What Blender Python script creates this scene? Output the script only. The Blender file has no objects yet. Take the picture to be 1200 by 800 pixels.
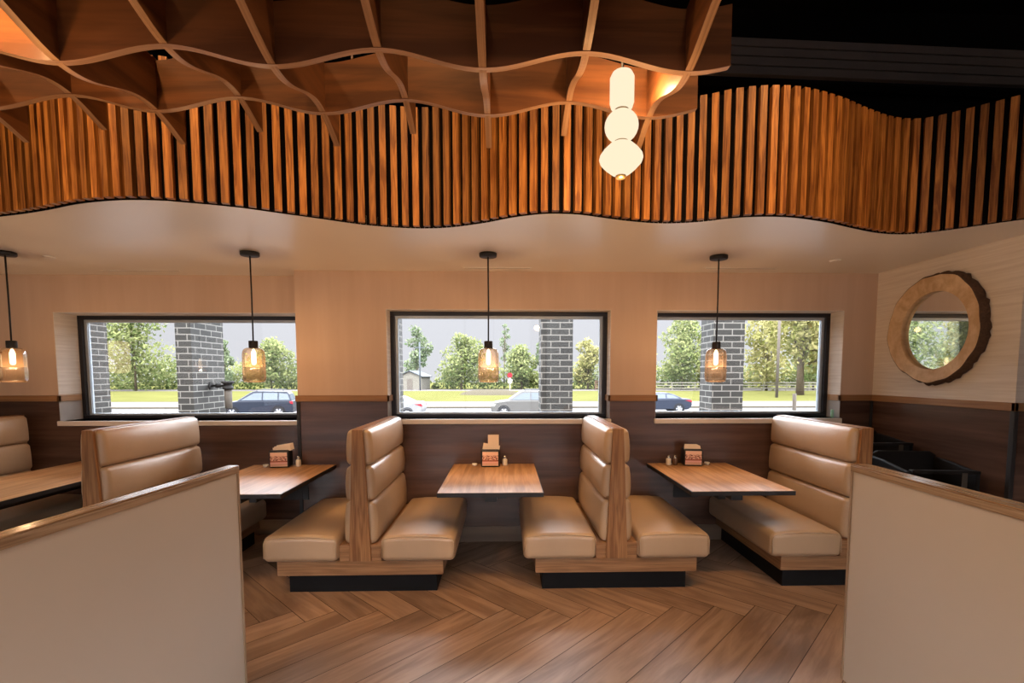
import bpy, math, random
from mathutils import Vector, Matrix
random.seed(7)
PI = math.pi
C = bpy.context.scene.collection
SC = bpy.context.scene
rad = math.radians

# ------------------------------------------------------------------ materials
def new_mat(name):
    m = bpy.data.materials.new(name); m.use_nodes = True
    nt = m.node_tree; nt.nodes.clear()
    out = nt.nodes.new('ShaderNodeOutputMaterial')
    return m, nt, out

def N(nt, typ, **kw):
    n = nt.nodes.new(typ)
    for k, v in kw.items():
        if k.startswith('i_'):
            n.inputs[k[2:].replace('_', ' ')].default_value = v
        else:
            setattr(n, k, v)
    return n

def rgba(c): return (c[0], c[1], c[2], 1.0)

def principled(nt, out, color=None, rough=0.5, metal=0.0, spec=0.5):
    b = N(nt, 'ShaderNodeBsdfPrincipled')
    b.inputs['Roughness'].default_value = rough
    b.inputs['Metallic'].default_value = metal
    b.inputs['Specular IOR Level'].default_value = spec
    if color: b.inputs['Base Color'].default_value = rgba(color)
    nt.links.new(b.outputs[0], out.inputs[0])
    return b

def plain(name, color, rough=0.5, metal=0.0, spec=0.5, vary=0.12, scale=8.0, bump=0.0):
    """plain paint / plastic / metal with a slight procedural mottling"""
    m, nt, out = new_mat(name)
    b = principled(nt, out, color, rough, metal, spec)
    tc = N(nt, 'ShaderNodeTexCoord')
    no = N(nt, 'ShaderNodeTexNoise'); no.inputs['Scale'].default_value = scale; no.inputs['Detail'].default_value = 3
    nt.links.new(tc.outputs['Object'], no.inputs['Vector'])
    mx = N(nt, 'ShaderNodeMix', data_type='RGBA')
    mx.inputs[6].default_value = rgba([c * (1 - vary) for c in color]); mx.inputs[7].default_value = rgba([min(1, c * (1 + vary)) for c in color])
    nt.links.new(no.outputs[0], mx.inputs[0]); nt.links.new(mx.outputs[2], b.inputs['Base Color'])
    if bump:
        bp = N(nt, 'ShaderNodeBump'); bp.inputs['Strength'].default_value = bump; bp.inputs['Distance'].default_value = 0.01
        nt.links.new(no.outputs[0], bp.inputs['Height']); nt.links.new(bp.outputs[0], b.inputs['Normal'])
    return m

def wood(name, dark, light, rough=0.45, su=0.9, sv=16.0, tint=0.35, fine=0.35, bump=0.08, spec=0.4, space='UV'):
    m, nt, out = new_mat(name)
    b = principled(nt, out, light, rough, 0, spec)
    L = nt.links.new
    if space == 'UV':
        uv = N(nt, 'ShaderNodeUVMap'); src = uv.outputs[0]
    else:
        tc = N(nt, 'ShaderNodeTexCoord'); src = tc.outputs['Object']
    mp = N(nt, 'ShaderNodeMapping'); mp.inputs['Scale'].default_value = (su, sv, sv)
    L(src, mp.inputs[0])
    n1 = N(nt, 'ShaderNodeTexNoise'); n1.inputs['Scale'].default_value = 1.6; n1.inputs['Detail'].default_value = 5; n1.inputs['Distortion'].default_value = 1.4
    L(mp.outputs[0], n1.inputs['Vector'])
    mp2 = N(nt, 'ShaderNodeMapping'); mp2.inputs['Scale'].default_value = (su * 3.5, sv * 7, sv * 7)
    L(src, mp2.inputs[0])
    n2 = N(nt, 'ShaderNodeTexNoise'); n2.inputs['Scale'].default_value = 1.5; n2.inputs['Detail'].default_value = 3
    L(mp2.outputs[0], n2.inputs['Vector'])
    ad = N(nt, 'ShaderNodeMath', operation='MULTIPLY_ADD'); ad.inputs[1].default_value = fine; 
    L(n2.outputs[0], ad.inputs[0]); L(n1.outputs[0], ad.inputs[2])
    rp = N(nt, 'ShaderNodeValToRGB')
    rp.color_ramp.elements[0].position = 0.42 + fine * 0.35; rp.color_ramp.elements[0].color = rgba(dark)
    rp.color_ramp.elements[1].position = 0.62 + fine * 0.6; rp.color_ramp.elements[1].color = rgba(light)
    L(ad.outputs[0], rp.inputs[0])
    at = N(nt, 'ShaderNodeAttribute', attribute_name='rnd')
    mr = N(nt, 'ShaderNodeMapRange'); mr.inputs[3].default_value = 1 - tint; mr.inputs[4].default_value = 1 + tint * 0.6
    L(at.outputs['Fac'], mr.inputs[0])
    vm = N(nt, 'ShaderNodeVectorMath', operation='SCALE')
    L(rp.outputs[0], vm.inputs[0]); L(mr.outputs[0], vm.inputs['Scale'])
    L(vm.outputs[0], b.inputs['Base Color'])
    if bump:
        bp = N(nt, 'ShaderNodeBump'); bp.inputs['Strength'].default_value = bump; bp.inputs['Distance'].default_value = 0.003
        L(ad.outputs[0], bp.inputs['Height']); L(bp.outputs[0], b.inputs['Normal'])
    return m

def streaked(name, dark, light, rough, sx=2.0, sz=45.0, spec=0.4, bump=0.15, panel=None):
    """wall covering with horizontal streaks, in world space"""
    m, nt, out = new_mat(name)
    b = principled(nt, out, light, rough, 0, spec)
    L = nt.links.new
    g = N(nt, 'ShaderNodeNewGeometry')
    mp = N(nt, 'ShaderNodeMapping'); mp.inputs['Scale'].default_value = (sx, sx, sz)
    L(g.outputs['Position'], mp.inputs[0])
    n1 = N(nt, 'ShaderNodeTexNoise'); n1.inputs['Scale'].default_value = 1.0; n1.inputs['Detail'].default_value = 6; n1.inputs['Roughness'].default_value = 0.6
    L(mp.outputs[0], n1.inputs['Vector'])
    rp = N(nt, 'ShaderNodeValToRGB')
    rp.color_ramp.elements[0].position = 0.33; rp.color_ramp.elements[0].color = rgba(dark)
    rp.color_ramp.elements[1].position = 0.66; rp.color_ramp.elements[1].color = rgba(light)
    L(n1.outputs[0], rp.inputs[0]); L(rp.outputs[0], b.inputs['Base Color'])
    bp = N(nt, 'ShaderNodeBump'); bp.inputs['Strength'].default_value = bump; bp.inputs['Distance'].default_value = 0.004
    L(n1.outputs[0], bp.inputs['Height']); L(bp.outputs[0], b.inputs['Normal'])
    return m

def emissive(name, color, strength):
    m, nt, out = new_mat(name)
    e = N(nt, 'ShaderNodeEmission'); e.inputs[0].default_value = rgba(color); e.inputs[1].default_value = strength
    nt.links.new(e.outputs[0], out.inputs[0])
    return m

def clear_glass(name, tint=(0.97, 0.985, 0.98), refl=1.0, rough=0.0):
    m, nt, out = new_mat(name)
    L = nt.links.new
    t = N(nt, 'ShaderNodeBsdfTransparent'); t.inputs[0].default_value = rgba(tint)
    g = N(nt, 'ShaderNodeBsdfGlossy'); g.inputs['Roughness'].default_value = rough
    f = N(nt, 'ShaderNodeFresnel'); f.inputs[0].default_value = 1.45
    mu = N(nt, 'ShaderNodeMath', operation='MULTIPLY'); mu.inputs[1].default_value = refl
    mx = N(nt, 'ShaderNodeMixShader')
    L(f.outputs[0], mu.inputs[0]); L(mu.outputs[0], mx.inputs[0]); L(t.outputs[0], mx.inputs[1]); L(g.outputs[0], mx.inputs[2])
    L(mx.outputs[0], out.inputs[0])
    return m

def hazy_glass(name, tint, body, haze, refl, rough):
    m, nt, out = new_mat(name)
    L = nt.links.new
    t = N(nt, 'ShaderNodeBsdfTransparent'); t.inputs[0].default_value = rgba(tint)
    d = N(nt, 'ShaderNodeBsdfTranslucent'); d.inputs[0].default_value = rgba(body)
    d2 = N(nt, 'ShaderNodeBsdfDiffuse'); d2.inputs[0].default_value = rgba(body)
    md = N(nt, 'ShaderNodeMixShader'); L(d.outputs[0], md.inputs[1]); L(d2.outputs[0], md.inputs[2])
    mh = N(nt, 'ShaderNodeMixShader'); mh.inputs[0].default_value = haze
    L(t.outputs[0], mh.inputs[1]); L(md.outputs[0], mh.inputs[2])
    g = N(nt, 'ShaderNodeBsdfGlossy'); g.inputs['Roughness'].default_value = rough
    f = N(nt, 'ShaderNodeFresnel'); f.inputs[0].default_value = 1.4
    mu = N(nt, 'ShaderNodeMath', operation='MULTIPLY'); mu.inputs[1].default_value = refl
    mx = N(nt, 'ShaderNodeMixShader')
    L(f.outputs[0], mu.inputs[0]); L(mu.outputs[0], mx.inputs[0]); L(mh.outputs[0], mx.inputs[1]); L(g.outputs[0], mx.inputs[2])
    L(mx.outputs[0], out.inputs[0])
    return m

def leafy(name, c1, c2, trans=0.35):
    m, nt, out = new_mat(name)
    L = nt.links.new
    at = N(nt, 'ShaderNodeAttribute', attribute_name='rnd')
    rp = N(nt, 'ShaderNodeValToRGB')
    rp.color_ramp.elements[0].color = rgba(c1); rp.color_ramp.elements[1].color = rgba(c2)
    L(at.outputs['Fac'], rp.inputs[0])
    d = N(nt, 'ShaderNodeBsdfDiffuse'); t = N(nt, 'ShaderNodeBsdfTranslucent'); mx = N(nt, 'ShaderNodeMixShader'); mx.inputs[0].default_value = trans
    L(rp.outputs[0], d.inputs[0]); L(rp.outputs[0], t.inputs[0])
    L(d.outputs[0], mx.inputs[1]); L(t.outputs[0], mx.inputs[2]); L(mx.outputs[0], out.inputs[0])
    return m

def brick(name, c1, c2, mortar):
    m, nt, out = new_mat(name)
    L = nt.links.new
    b = principled(nt, out, c1, 0.6, 0, 0.15)
    uv = N(nt, 'ShaderNodeUVMap')
    bt = N(nt, 'ShaderNodeTexBrick'); bt.offset = 0.5
    bt.inputs['Color1'].default_value = rgba(c1); bt.inputs['Color2'].default_value = rgba(c2); bt.inputs['Mortar'].default_value = rgba(mortar)
    bt.inputs['Scale'].default_value = 1.0; bt.inputs['Mortar Size'].default_value = 0.009; bt.inputs['Mortar Smooth'].default_value = 0.1
    bt.inputs['Brick Width'].default_value = 0.30; bt.inputs['Row Height'].default_value = 0.102
    L(uv.outputs[0], bt.inputs['Vector']); L(bt.outputs['Color'], b.inputs['Base Color'])
    bp = N(nt, 'ShaderNodeBump', invert=True); bp.inputs['Strength'].default_value = 0.4; bp.inputs['Distance'].default_value = 0.006
    L(bt.outputs['Fac'], bp.inputs['Height']); L(bp.outputs[0], b.inputs['Normal'])
    return m

def leather(name, color, rough=0.36):
    m, nt, out = new_mat(name)
    L = nt.links.new
    b = principled(nt, out, color, rough, 0, 0.8)
    tc = N(nt, 'ShaderNodeTexCoord')
    n0 = N(nt, 'ShaderNodeTexNoise'); n0.inputs['Scale'].default_value = 5; n0.inputs['Detail'].default_value = 3
    v = N(nt, 'ShaderNodeTexVoronoi'); v.inputs['Scale'].default_value = 260
    L(tc.outputs['Object'], n0.inputs['Vector']); L(tc.outputs['Object'], v.inputs['Vector'])
    mx = N(nt, 'ShaderNodeMix', data_type='RGBA')
    mx.inputs[6].default_value = rgba([c * 0.88 for c in color]); mx.inputs[7].default_value = rgba([c * 1.08 for c in color])
    L(n0.outputs[0], mx.inputs[0]); L(mx.outputs[2], b.inputs['Base Color'])
    mr = N(nt, 'ShaderNodeMapRange'); mr.inputs[3].default_value = rough - 0.06; mr.inputs[4].default_value = rough + 0.08
    L(n0.outputs[0], mr.inputs[0]); L(mr.outputs[0], b.inputs['Roughness'])
    bp = N(nt, 'ShaderNodeBump'); bp.inputs['Strength'].default_value = 0.06; bp.inputs['Distance'].default_value = 0.001
    L(v.outputs['Distance'], bp.inputs['Height']); L(bp.outputs[0], b.inputs['Normal'])
    return m

def printed(name):
    """front card of a napkin holder: cream top, dark red scribbled band, pink foot"""
    m, nt, out = new_mat(name)
    L = nt.links.new
    b = principled(nt, out, (0.7, 0.45, 0.33), 0.35, 0, 0.5)
    uv = N(nt, 'ShaderNodeUVMap'); sx = N(nt, 'ShaderNodeSeparateXYZ'); L(uv.outputs[0], sx.inputs[0])
    rp = N(nt, 'ShaderNodeValToRGB'); cr = rp.color_ramp; cr.interpolation = 'CONSTANT'
    cr.elements[0].position = 0.0; cr.elements[0].color = (0.62, 0.36, 0.27, 1)
    cr.elements[1].position = 0.16; cr.elements[1].color = (0.74, 0.42, 0.36, 1)
    for p, c in ((0.28, (0.36, 0.09, 0.05, 1)), (0.38, (0.76, 0.45, 0.33, 1)), (0.72, (0.86, 0.58, 0.43, 1))):
        e = cr.elements.new(p); e.color = c
    L(sx.outputs[1], rp.inputs[0])
    mp = N(nt, 'ShaderNodeMapping'); mp.inputs['Scale'].default_value = (9, 11, 1); L(uv.outputs[0], mp.inputs[0])
    no = N(nt, 'ShaderNodeTexNoise'); no.inputs['Scale'].default_value = 1; no.inputs['Detail'].default_value = 2; no.inputs['Distortion'].default_value = 1
    L(mp.outputs[0], no.inputs['Vector'])
    g1 = N(nt, 'ShaderNodeMath', operation='GREATER_THAN'); g1.inputs[1].default_value = 0.53; L(no.outputs[0], g1.inputs[0])
    g2 = N(nt, 'ShaderNodeMath', operation='COMPARE'); g2.inputs[1].default_value = 0.53; g2.inputs[2].default_value = 0.2; L(sx.outputs[1], g2.inputs[0])
    mu = N(nt, 'ShaderNodeMath', operation='MULTIPLY'); L(g1.outputs[0], mu.inputs[0]); L(g2.outputs[0], mu.inputs[1])
    mx = N(nt, 'ShaderNodeMix', data_type='RGBA'); L(mu.outputs[0], mx.inputs[0]); L(rp.outputs[0], mx.inputs[6]); mx.inputs[7].default_value = (0.16, 0.035, 0.02, 1)
    L(mx.outputs[2], b.inputs['Base Color'])
    return m

M = dict(
    leather=leather('tan_leather', (0.47, 0.325, 0.205), 0.37),
    oak=wood('oak', (0.20, 0.088, 0.034), (0.40, 0.205, 0.088), 0.45, 1.2, 22, 0.2),
    oak_dim=wood('oak_band', (0.22, 0.11, 0.048), (0.36, 0.19, 0.09), 0.45, 1.0, 18, 0.1),
    table=wood('table_oak', (0.36, 0.185, 0.08), (0.53, 0.30, 0.145), 0.40, 0.8, 9, 0.16, spec=0.2),
    slat=wood('slat_oak', (0.17, 0.052, 0.009), (0.47, 0.192, 0.044), 0.5, 1.6, 24, 0.4),
    finedge=wood('fin_edge_lit', (0.24, 0.125, 0.065), (0.36, 0.20, 0.11), 0.4, 0.8, 30, 0.1),  # pale plywood edge grain, with floor bounce light also put into the colour
    fin=wood('fin_wood', (0.095, 0.032, 0.011), (0.20, 0.073, 0.025), 0.42, 0.5, 5, 0.35, fine=0.2),
    floor=wood('floor_plank', (0.235, 0.136, 0.083), (0.365, 0.226, 0.143), 0.38, 0.7, 5, 0.26, fine=0.25, bump=0.03),
    grout=plain('floor_grout', (0.07, 0.042, 0.027), 0.8),
    paper=streaked('wall_paper', (0.68, 0.61, 0.54), (0.80, 0.74, 0.67), 0.75, 2.2, 60),
    paperback=streaked('peach_paper', (0.60, 0.435, 0.32), (0.65, 0.485, 0.37), 0.75, 7.0, 0.6, bump=0.02),
    wains=streaked('wainscot', (0.060, 0.030, 0.021), (0.128, 0.068, 0.046), 0.27, 0.7, 12, 0.5, 0.03),
    rail=streaked('rail_oak', (0.24, 0.115, 0.045), (0.36, 0.19, 0.08), 0.45, 1.5, 60),
    base=streaked('base_tile', (0.17, 0.11, 0.075), (0.24, 0.16, 0.11), 0.4, 0.8, 10),
    plaster=plain('soffit_paint', (0.80, 0.765, 0.70), 0.30, vary=0.02, scale=2, spec=0.7),
    reveal=plain('wainscot_daylit', (0.34, 0.31, 0.29), 0.4),  # wainscot inside the reveals, its daylight put into a paler colour
    sill=plain('sill_stone', (0.74, 0.68, 0.63), 0.35, vary=0.08),
    black=plain('black_paint', (0.012, 0.011, 0.012), 0.5),
    blackmat=plain('ceiling_black', (0.006, 0.005, 0.005), 0.95, spec=0.05),
    kick=plain('kick_black', (0.010, 0.009, 0.009), 0.6, spec=0.12),
    louver=plain('charcoal_board', (0.1210, 0.0946, 0.0814), 0.7),
    lampblack=plain('lamp_black', (0.02, 0.019, 0.018), 0.6, spec=0.1),
    shade=emissive('lamp_shade_glow', (1.0, 0.72, 0.40), 3.2),
    alu=plain('dark_window_frame', (0.02, 0.02, 0.026), 0.35, 0.3),
    alulight=plain('bright_window_bead', (0.45, 0.5, 0.55), 0.4, 0.4),
    laminate=plain('half_wall_laminate', (0.60, 0.54, 0.475), 0.42, vary=0.03, scale=3),
    ply=wood('ply_edge', (0.26, 0.17, 0.105), (0.46, 0.335, 0.23), 0.28, 1.0, 40, 0.1),
    capoak=wood('cap_gloss', (0.24, 0.14, 0.075), (0.43, 0.285, 0.175), 0.2, 1.0, 20, 0.1, spec=0.8),
    opal=emissive('opal_glow', (1.0, 0.80, 0.56), 1.04),
    bulb=emissive('bulb_glow', (1.0, 0.80, 0.55), 5.0),
    brass=plain('aged_brass', (0.35, 0.24, 0.11), 0.35, 0.9),
    pane=clear_glass('window_glass', (0.97, 0.98, 0.98), 0.9),
    amber=hazy_glass('amber_glass', (0.90, 0.79, 0.67), (0.50, 0.31, 0.17), 0.06, 0.5, 0.05),
    amberrib=hazy_glass('ribbed_amber_glass', (0.63, 0.54, 0.46), (0.13, 0.09, 0.06), 0.10, 0.4, 0.2),
    napkin=plain('paper_napkin', (0.88, 0.74, 0.58), 0.8),
    white=plain('white_china', (0.75, 0.70, 0.62), 0.3),
    salt=plain('salt_glass', (0.85, 0.77, 0.62), 0.25),
    pepper=plain('pepper_glass', (0.13, 0.075, 0.045), 0.25),
    chrome=plain('steel_cap', (0.5, 0.45, 0.4), 0.25, 0.9),
    mint=plain('mint_plastic', (0.30, 0.60, 0.46), 0.4),
    card=printed('printed_card'),
    slabwood=wood('slab_wood', (0.56, 0.36, 0.19), (0.74, 0.54, 0.33), 0.5, 3.0, 3.0, 0.1, space='OBJ'),
    bark=plain('bark', (0.085, 0.045, 0.025), 0.9, vary=0.6, scale=60, bump=0.8),
    brick=brick('glazed_brick', (0.027, 0.0265, 0.0245), (0.041, 0.040, 0.037), (0.165, 0.157, 0.142)),
    asphalt=plain('lot_paving', (0.0621, 0.0599, 0.0599), 0.9, vary=0.05, scale=0.4, spec=0.0),
    walk=plain('pale_walk', (0.0745, 0.0665, 0.0626), 0.9, vary=0.05, scale=0.5, spec=0.0),
    curb=plain('curb_concrete', (0.0459, 0.0393, 0.0279), 0.9, spec=0.0),
    lawn=plain('lawn_grass', (0.0538, 0.0526, 0.0169), 0.95, vary=0.25, scale=0.25, spec=0.0),
    roof=plain('shed_roof', (0.0476, 0.0529, 0.0598), 0.6, spec=0.1),
    shed=plain('shed_wall', (0.1046, 0.0963, 0.0792), 0.8, spec=0.1),
    timber=plain('grey_timber', (0.0731, 0.0623, 0.0516), 0.8, spec=0.1),
    redwood=plain('red_timber', (0.0675, 0.0360, 0.0270), 0.8, spec=0.1),
    trunk=plain('tree_trunk', (0.0542, 0.0419, 0.0271), 0.9, vary=0.35, scale=3, spec=0.1),
    leaf=leafy('leaf_mid', (0.0432, 0.0652, 0.0189), (0.1895, 0.1995, 0.0840)),
    leafy=leafy('leaf_yellow', (0.0864, 0.0919, 0.0231), (0.2593, 0.2305, 0.1040)),
    leafc=leafy('leaf_cool', (0.0372, 0.0620, 0.0259), (0.1562, 0.1804, 0.1040)),
    tyre=plain('tyre', (0.008, 0.008, 0.009), 0.8, spec=0.1),
    rim=plain('alloy_rim', (0.16, 0.16, 0.165), 0.4, 0.0),
    carglass=plain('car_glass', (0.035, 0.045, 0.06), 0.3, 0, 0.3),
    red=plain('red_lens', (0.16, 0.008, 0.014), 0.4, spec=0.1),
    lens=plain('clear_lens', (0.16, 0.155, 0.14), 0.3, spec=0.2),
    mirror=None,
)
mm, nt, out = new_mat('mirror_silver')
g = N(nt, 'ShaderNodeBsdfGlossy'); g.inputs['Roughness'].default_value = 0.01; g.inputs[0].default_value = (0.86, 0.89, 0.88, 1)
nt.links.new(g.outputs[0], out.inputs[0]); M['mirror'] = mm

# ------------------------------------------------------------------ mesh builder
class MB:
    def __init__(s): s.v = []; s.f = []; s.uv = []; s.mi = []; s.rnd = []; s.sm = []; s.X = None
    def vert(s, p):
        p = Vector(p)
        if s.X is not None: p = s.X @ p
        s.v.append(tuple(p)); return len(s.v) - 1
    def face(s, idx, uv=None, mi=0, rnd=0.5, sm=False):
        s.f.append(tuple(idx)); s.uv.append(uv or [(0.0, 0.0)] * len(idx)); s.mi.append(mi); s.rnd.append(rnd); s.sm.append(sm)
    def poly(s, pts, uv=None, mi=0, rnd=0.5, sm=False):
        s.face([s.vert(p) for p in pts], uv, mi, rnd, sm)
    def box(s, x0, x1, y0, y1, z0, z1, mi=0, rnd=None, long=None, wall=False):
        r = random.random() if rnd is None else rnd
        ox, oy = (0, 0) if wall else (random.random() * 7, random.random() * 7)
        d = (x1 - x0, y1 - y0, z1 - z0)
        la = max(range(3), key=lambda i: d[i]) if long is None else long
        P = [(x0, y0, z0), (x1, y0, z0), (x1, y1, z0), (x0, y1, z0), (x0, y0, z1), (x1, y0, z1), (x1, y1, z1), (x0, y1, z1)]
        ids = [s.vert(p) for p in P]
        for q, n in (((0, 3, 2, 1), 2), ((4, 5, 6, 7), 2), ((0, 1, 5, 4), 1), ((2, 3, 7, 6), 1), ((1, 2, 6, 5), 0), ((3, 0, 4, 7), 0)):
            ax = [a for a in range(3) if a != n]
            if wall: a, b = (ax[0], ax[1])
            else:
                a = la if la in ax else ax[0]; b = ax[0] if ax[0] != a else ax[1]
            s.face([ids[i] for i in q], [(P[i][a] + ox, P[i][b] + oy) for i in q], mi, r)
    def prism(s, poly, axis, a0, a1, mi=0, rnd=0.5, sm=False, capmi=None, along=0):
        """poly: list of 2-D points in the two axes other than axis; along: which of the two runs with the grain"""
        def P(p, a):
            return (a, p[0], p[1]) if axis == 0 else ((p[0], a, p[1]) if axis == 1 else (p[0], p[1], a))
        n = len(poly); ox = random.random() * 7; oy = random.random() * 7
        A = [s.vert(P(p, a0)) for p in poly]; B = [s.vert(P(p, a1)) for p in poly]
        U = [((p[along]) + ox, p[1 - along] + oy) for p in poly]
        cm = mi if capmi is None else capmi
        s.face(A[::-1], U[::-1], cm, rnd); s.face(B, U, cm, rnd)
        for i in range(n):
            j = (i + 1) % n
            s.face([A[i], A[j], B[j], B[i]], [(U[i][0], a0), (U[j][0], a0), (U[j][0], a1), (U[i][0], a1)], mi, rnd, sm)
    def lathe(s, prof, c=(0, 0, 0), n=28, mi=0, sm=True, rfun=None, mis=None, rnd=0.5):
        rings = []
        for (r, z) in prof:
            rings.append([s.vert((c[0] + (r * (rfun(i / n * 2 * PI, z) if rfun else 1)) * math.cos(2 * PI * i / n), c[1] + (r * (rfun(i / n * 2 * PI, z) if rfun else 1)) * math.sin(2 * PI * i / n), c[2] + z)) for i in range(n)])
        for k in range(len(prof) - 1):
            for i in range(n):
                j = (i + 1) % n
                s.face([rings[k][i], rings[k][j], rings[k + 1][j], rings[k + 1][i]], None, mis[k] if mis else mi, rnd, sm)
    def cap(s, r, z, c=(0, 0, 0), n=28, mi=0, down=False):
        ids = [s.vert((c[0] + r * math.cos(2 * PI * i / n), c[1] + r * math.sin(2 * PI * i / n), c[2] + z)) for i in range(n)]
        s.face(ids[::-1] if down else ids, None, mi)
    def tube(s, pts, r, n=8, mi=0, taper=None, sm=True, rnd=0.5):
        pts = [Vector(p) for p in pts]; rings = []
        for k, p in enumerate(pts):
            t = (pts[min(k + 1, len(pts) - 1)] - pts[max(k - 1, 0)]).normalized()
            u = t.orthogonal().normalized() if k == 0 else (u - t * u.dot(t)).normalized()
            w = t.cross(u)
            rr = r if taper is None else r * taper[k]
            rings.append([s.vert(p + u * rr * math.cos(2 * PI * i / n) + w * rr * math.sin(2 * PI * i / n)) for i in range(n)])
        for k in range(len(pts) - 1):
            for i in range(n):
                j = (i + 1) % n
                s.face([rings[k][i], rings[k][j], rings[k + 1][j], rings[k + 1][i]], None, mi, rnd, sm)
        s.face(rings[0][::-1], None, mi, rnd); s.face(rings[-1], None, mi, rnd)
    def rbox(s, c, H, r, mi=0, fun=None, na=5, nb=4, rnd=0.5):
        """rounded cushion block: centre c, half sizes H, edge radius r; fun displaces points"""
        def ticks(h):
            a = [-h + r * (1 - math.cos(PI / 2 * i / na)) for i in range(na)] if False else [-h + r * i / na for i in range(na)]
            m_ = [-h + r + (2 * h - 2 * r) * i / nb for i in range(nb + 1)]
            return a + m_ + [-q for q in a[::-1]]
        T = [ticks(h) for h in H]; cache = {}
        def V(p):
            k = tuple(round(q, 6) for q in p)
            if k in cache: return cache[k]
            inner = Vector([max(-(H[i] - r), min(H[i] - r, p[i])) for i in range(3)])
            d = Vector(p) - inner
            q = inner + d.normalized() * r if d.length > 1e-9 else inner
            if fun: q = fun(q)
            cache[k] = s.vert(Vector(c) + q); return cache[k]
        for ax in range(3):
            a, b = [(1, 2), (2, 0), (0, 1)][ax]
            for sg in (-1, 1):
                for i in range(len(T[a]) - 1):
                    for j in range(len(T[b]) - 1):
                        qs = []
                        for (ii, jj) in ((i, j), (i + 1, j), (i + 1, j + 1), (i, j + 1)):
                            p = [0, 0, 0]; p[ax] = sg * H[ax]; p[a] = T[a][ii]; p[b] = T[b][jj]; qs.append(V(p))
                        if len(set(qs)) < 3: continue
                        s.face(qs if sg > 0 else qs[::-1], None, mi, rnd, True)
    def build(s, name, mats, parent=None, bevel=0, seg=2, loc=None):
        me = bpy.data.meshes.new(name)
        me.from_pydata(s.v, [], s.f)
        if not isinstance(mats, (list, tuple)): mats = [mats]
        for m in mats: me.materials.append(m)
        ul = me.uv_layers.new(name='UVMap')
        flat = [c for u in s.uv for p in u for c in p]
        ul.data.foreach_set('uv', flat)
        me.polygons.foreach_set('material_index', s.mi); me.polygons.foreach_set('use_smooth', s.sm)
        at = me.attributes.new('rnd', 'FLOAT', 'FACE'); at.data.foreach_set('value', s.rnd)
        me.validate(); me.update()
        o = bpy.data.objects.new(name, me); C.objects.link(o)
        if parent: o.parent = parent
        if loc: o.location = loc
        if bevel:
            b = o.modifiers.new('bevel', 'BEVEL'); b.width = bevel; b.segments = seg; b.limit_method = 'ANGLE'; b.angle_limit = rad(40)
        return o

def thing(name, label, cat, loc=(0, 0, 0), rz=0, group=None):
    o = bpy.data.objects.new(name, None); C.objects.link(o); o.empty_display_size = 0.1
    o.location = loc; o.rotation_euler = (0, 0, rz)
    return tag(o, label, cat, group)
def tag(o, label, cat, group=None, kind=None):
    o['label'] = label; o['category'] = cat
    if group: o['group'] = group
    if kind: o['kind'] = kind
    return o
def struct(o):
    o['kind'] = 'structure'; return o
KIDS = {}
def copy_tree(o, parent=None):
    c = o.copy(); C.objects.link(c)
    if parent: c.parent = parent
    for ch in list(o.children): copy_tree(ch, c)
    return c
def relabel(o, label, loc=None, rz=None):
    o['label'] = label
    if loc: o.location = loc
    if rz is not None: o.rotation_euler = (0, 0, rz)
    return o

def catmull(P, n=8):
    out = []
    for i in range(len(P) - 1):
        p0, p1, p2, p3 = P[max(i - 1, 0)], P[i], P[i + 1], P[min(i + 2, len(P) - 1)]
        for k in range(n):
            t = k / n
            out.append(tuple(0.5 * (2 * b + (c - a) * t + (2 * a - 5 * b + 4 * c - d) * t * t + (3 * b - a - 3 * c + d) * t ** 3) for a, b, c, d in zip(p0, p1, p2, p3)))
    out.append(tuple(P[-1])); return out

# ------------------------------------------------------------------ key dimensions (metres; camera stands at x=0, y=0)
YW = 4.60      # face of the window wall
YL = 4.86      # face of the recessed left bay
YO = 5.24      # outer face
XS = -1.94     # where the left bay steps back
XR = 3.54      # mirror wall
YR = 3.28      # outer corner of the mirror wall
HC = 2.56      # lower ceiling
HT = 4.9       # black upper ceiling
RAIL0, RAIL1 = 1.352, 1.41

# ------------------------------------------------------------------ floor: herringbone planks
def make_floor():
    mb = MB(); W, n = 0.205, 6
    g = 0.0022
    cx, cy = 0.0, 2.37
    s2 = math.sqrt(0.5)
    def world(u, v): return ((u + v) * s2 + cx, (u - v) * s2 + cy)
    def inside(p): return -7.9 < p[0] < 6.4 and -4.9 < p[1] < 4.9
    R = 60
    def plank(u0, u1, v0, v1, horiz):
        c = world((u0 + u1) / 2 * W, (v0 + v1) / 2 * W)
        if not inside(c): return
        pts = [world(u0 * W + g, v0 * W + g), world(u1 * W - g, v0 * W + g), world(u1 * W - g, v1 * W - g), world(u0 * W + g, v1 * W - g)]
        ox, oy = random.random() * 20, random.random() * 20
        if horiz: uv = [(0 + ox, 0 + oy), (n * W + ox, oy), (n * W + ox, W + oy), (ox, W + oy)]
        else: uv = [(ox, oy), (ox, W + oy), (n * W + ox, W + oy), (n * W + ox, oy)]
        P = [(p[0], p[1], 0.0) for p in pts][::-1]
        mb.poly(P, uv[::-1], 0, random.random())
    for y in range(-R, R):
        for q in range(-9, 9):
            x0 = y + 2 * n * q
            plank(x0, x0 + n, y, y + 1, True)
    for x in range(-R, R):
        for q in range(-9, 9):
            y1 = x - n - 2 * n * q + 1; y0 = y1 - n
            plank(x, x + 1, y0, y1, False)
    mb.poly([(-8.2, -5.2, -0.003), (6.7, -5.2, -0.003), (6.7, 5.3, -0.003), (-8.2, 5.3, -0.003)], None, 1)
    mb.box(-8.2, 6.7, -5.2, 5.24, -0.25, -0.02, 1)
    return struct(mb.build('floor', [M['floor'], M['grout']]))
make_floor()

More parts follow.
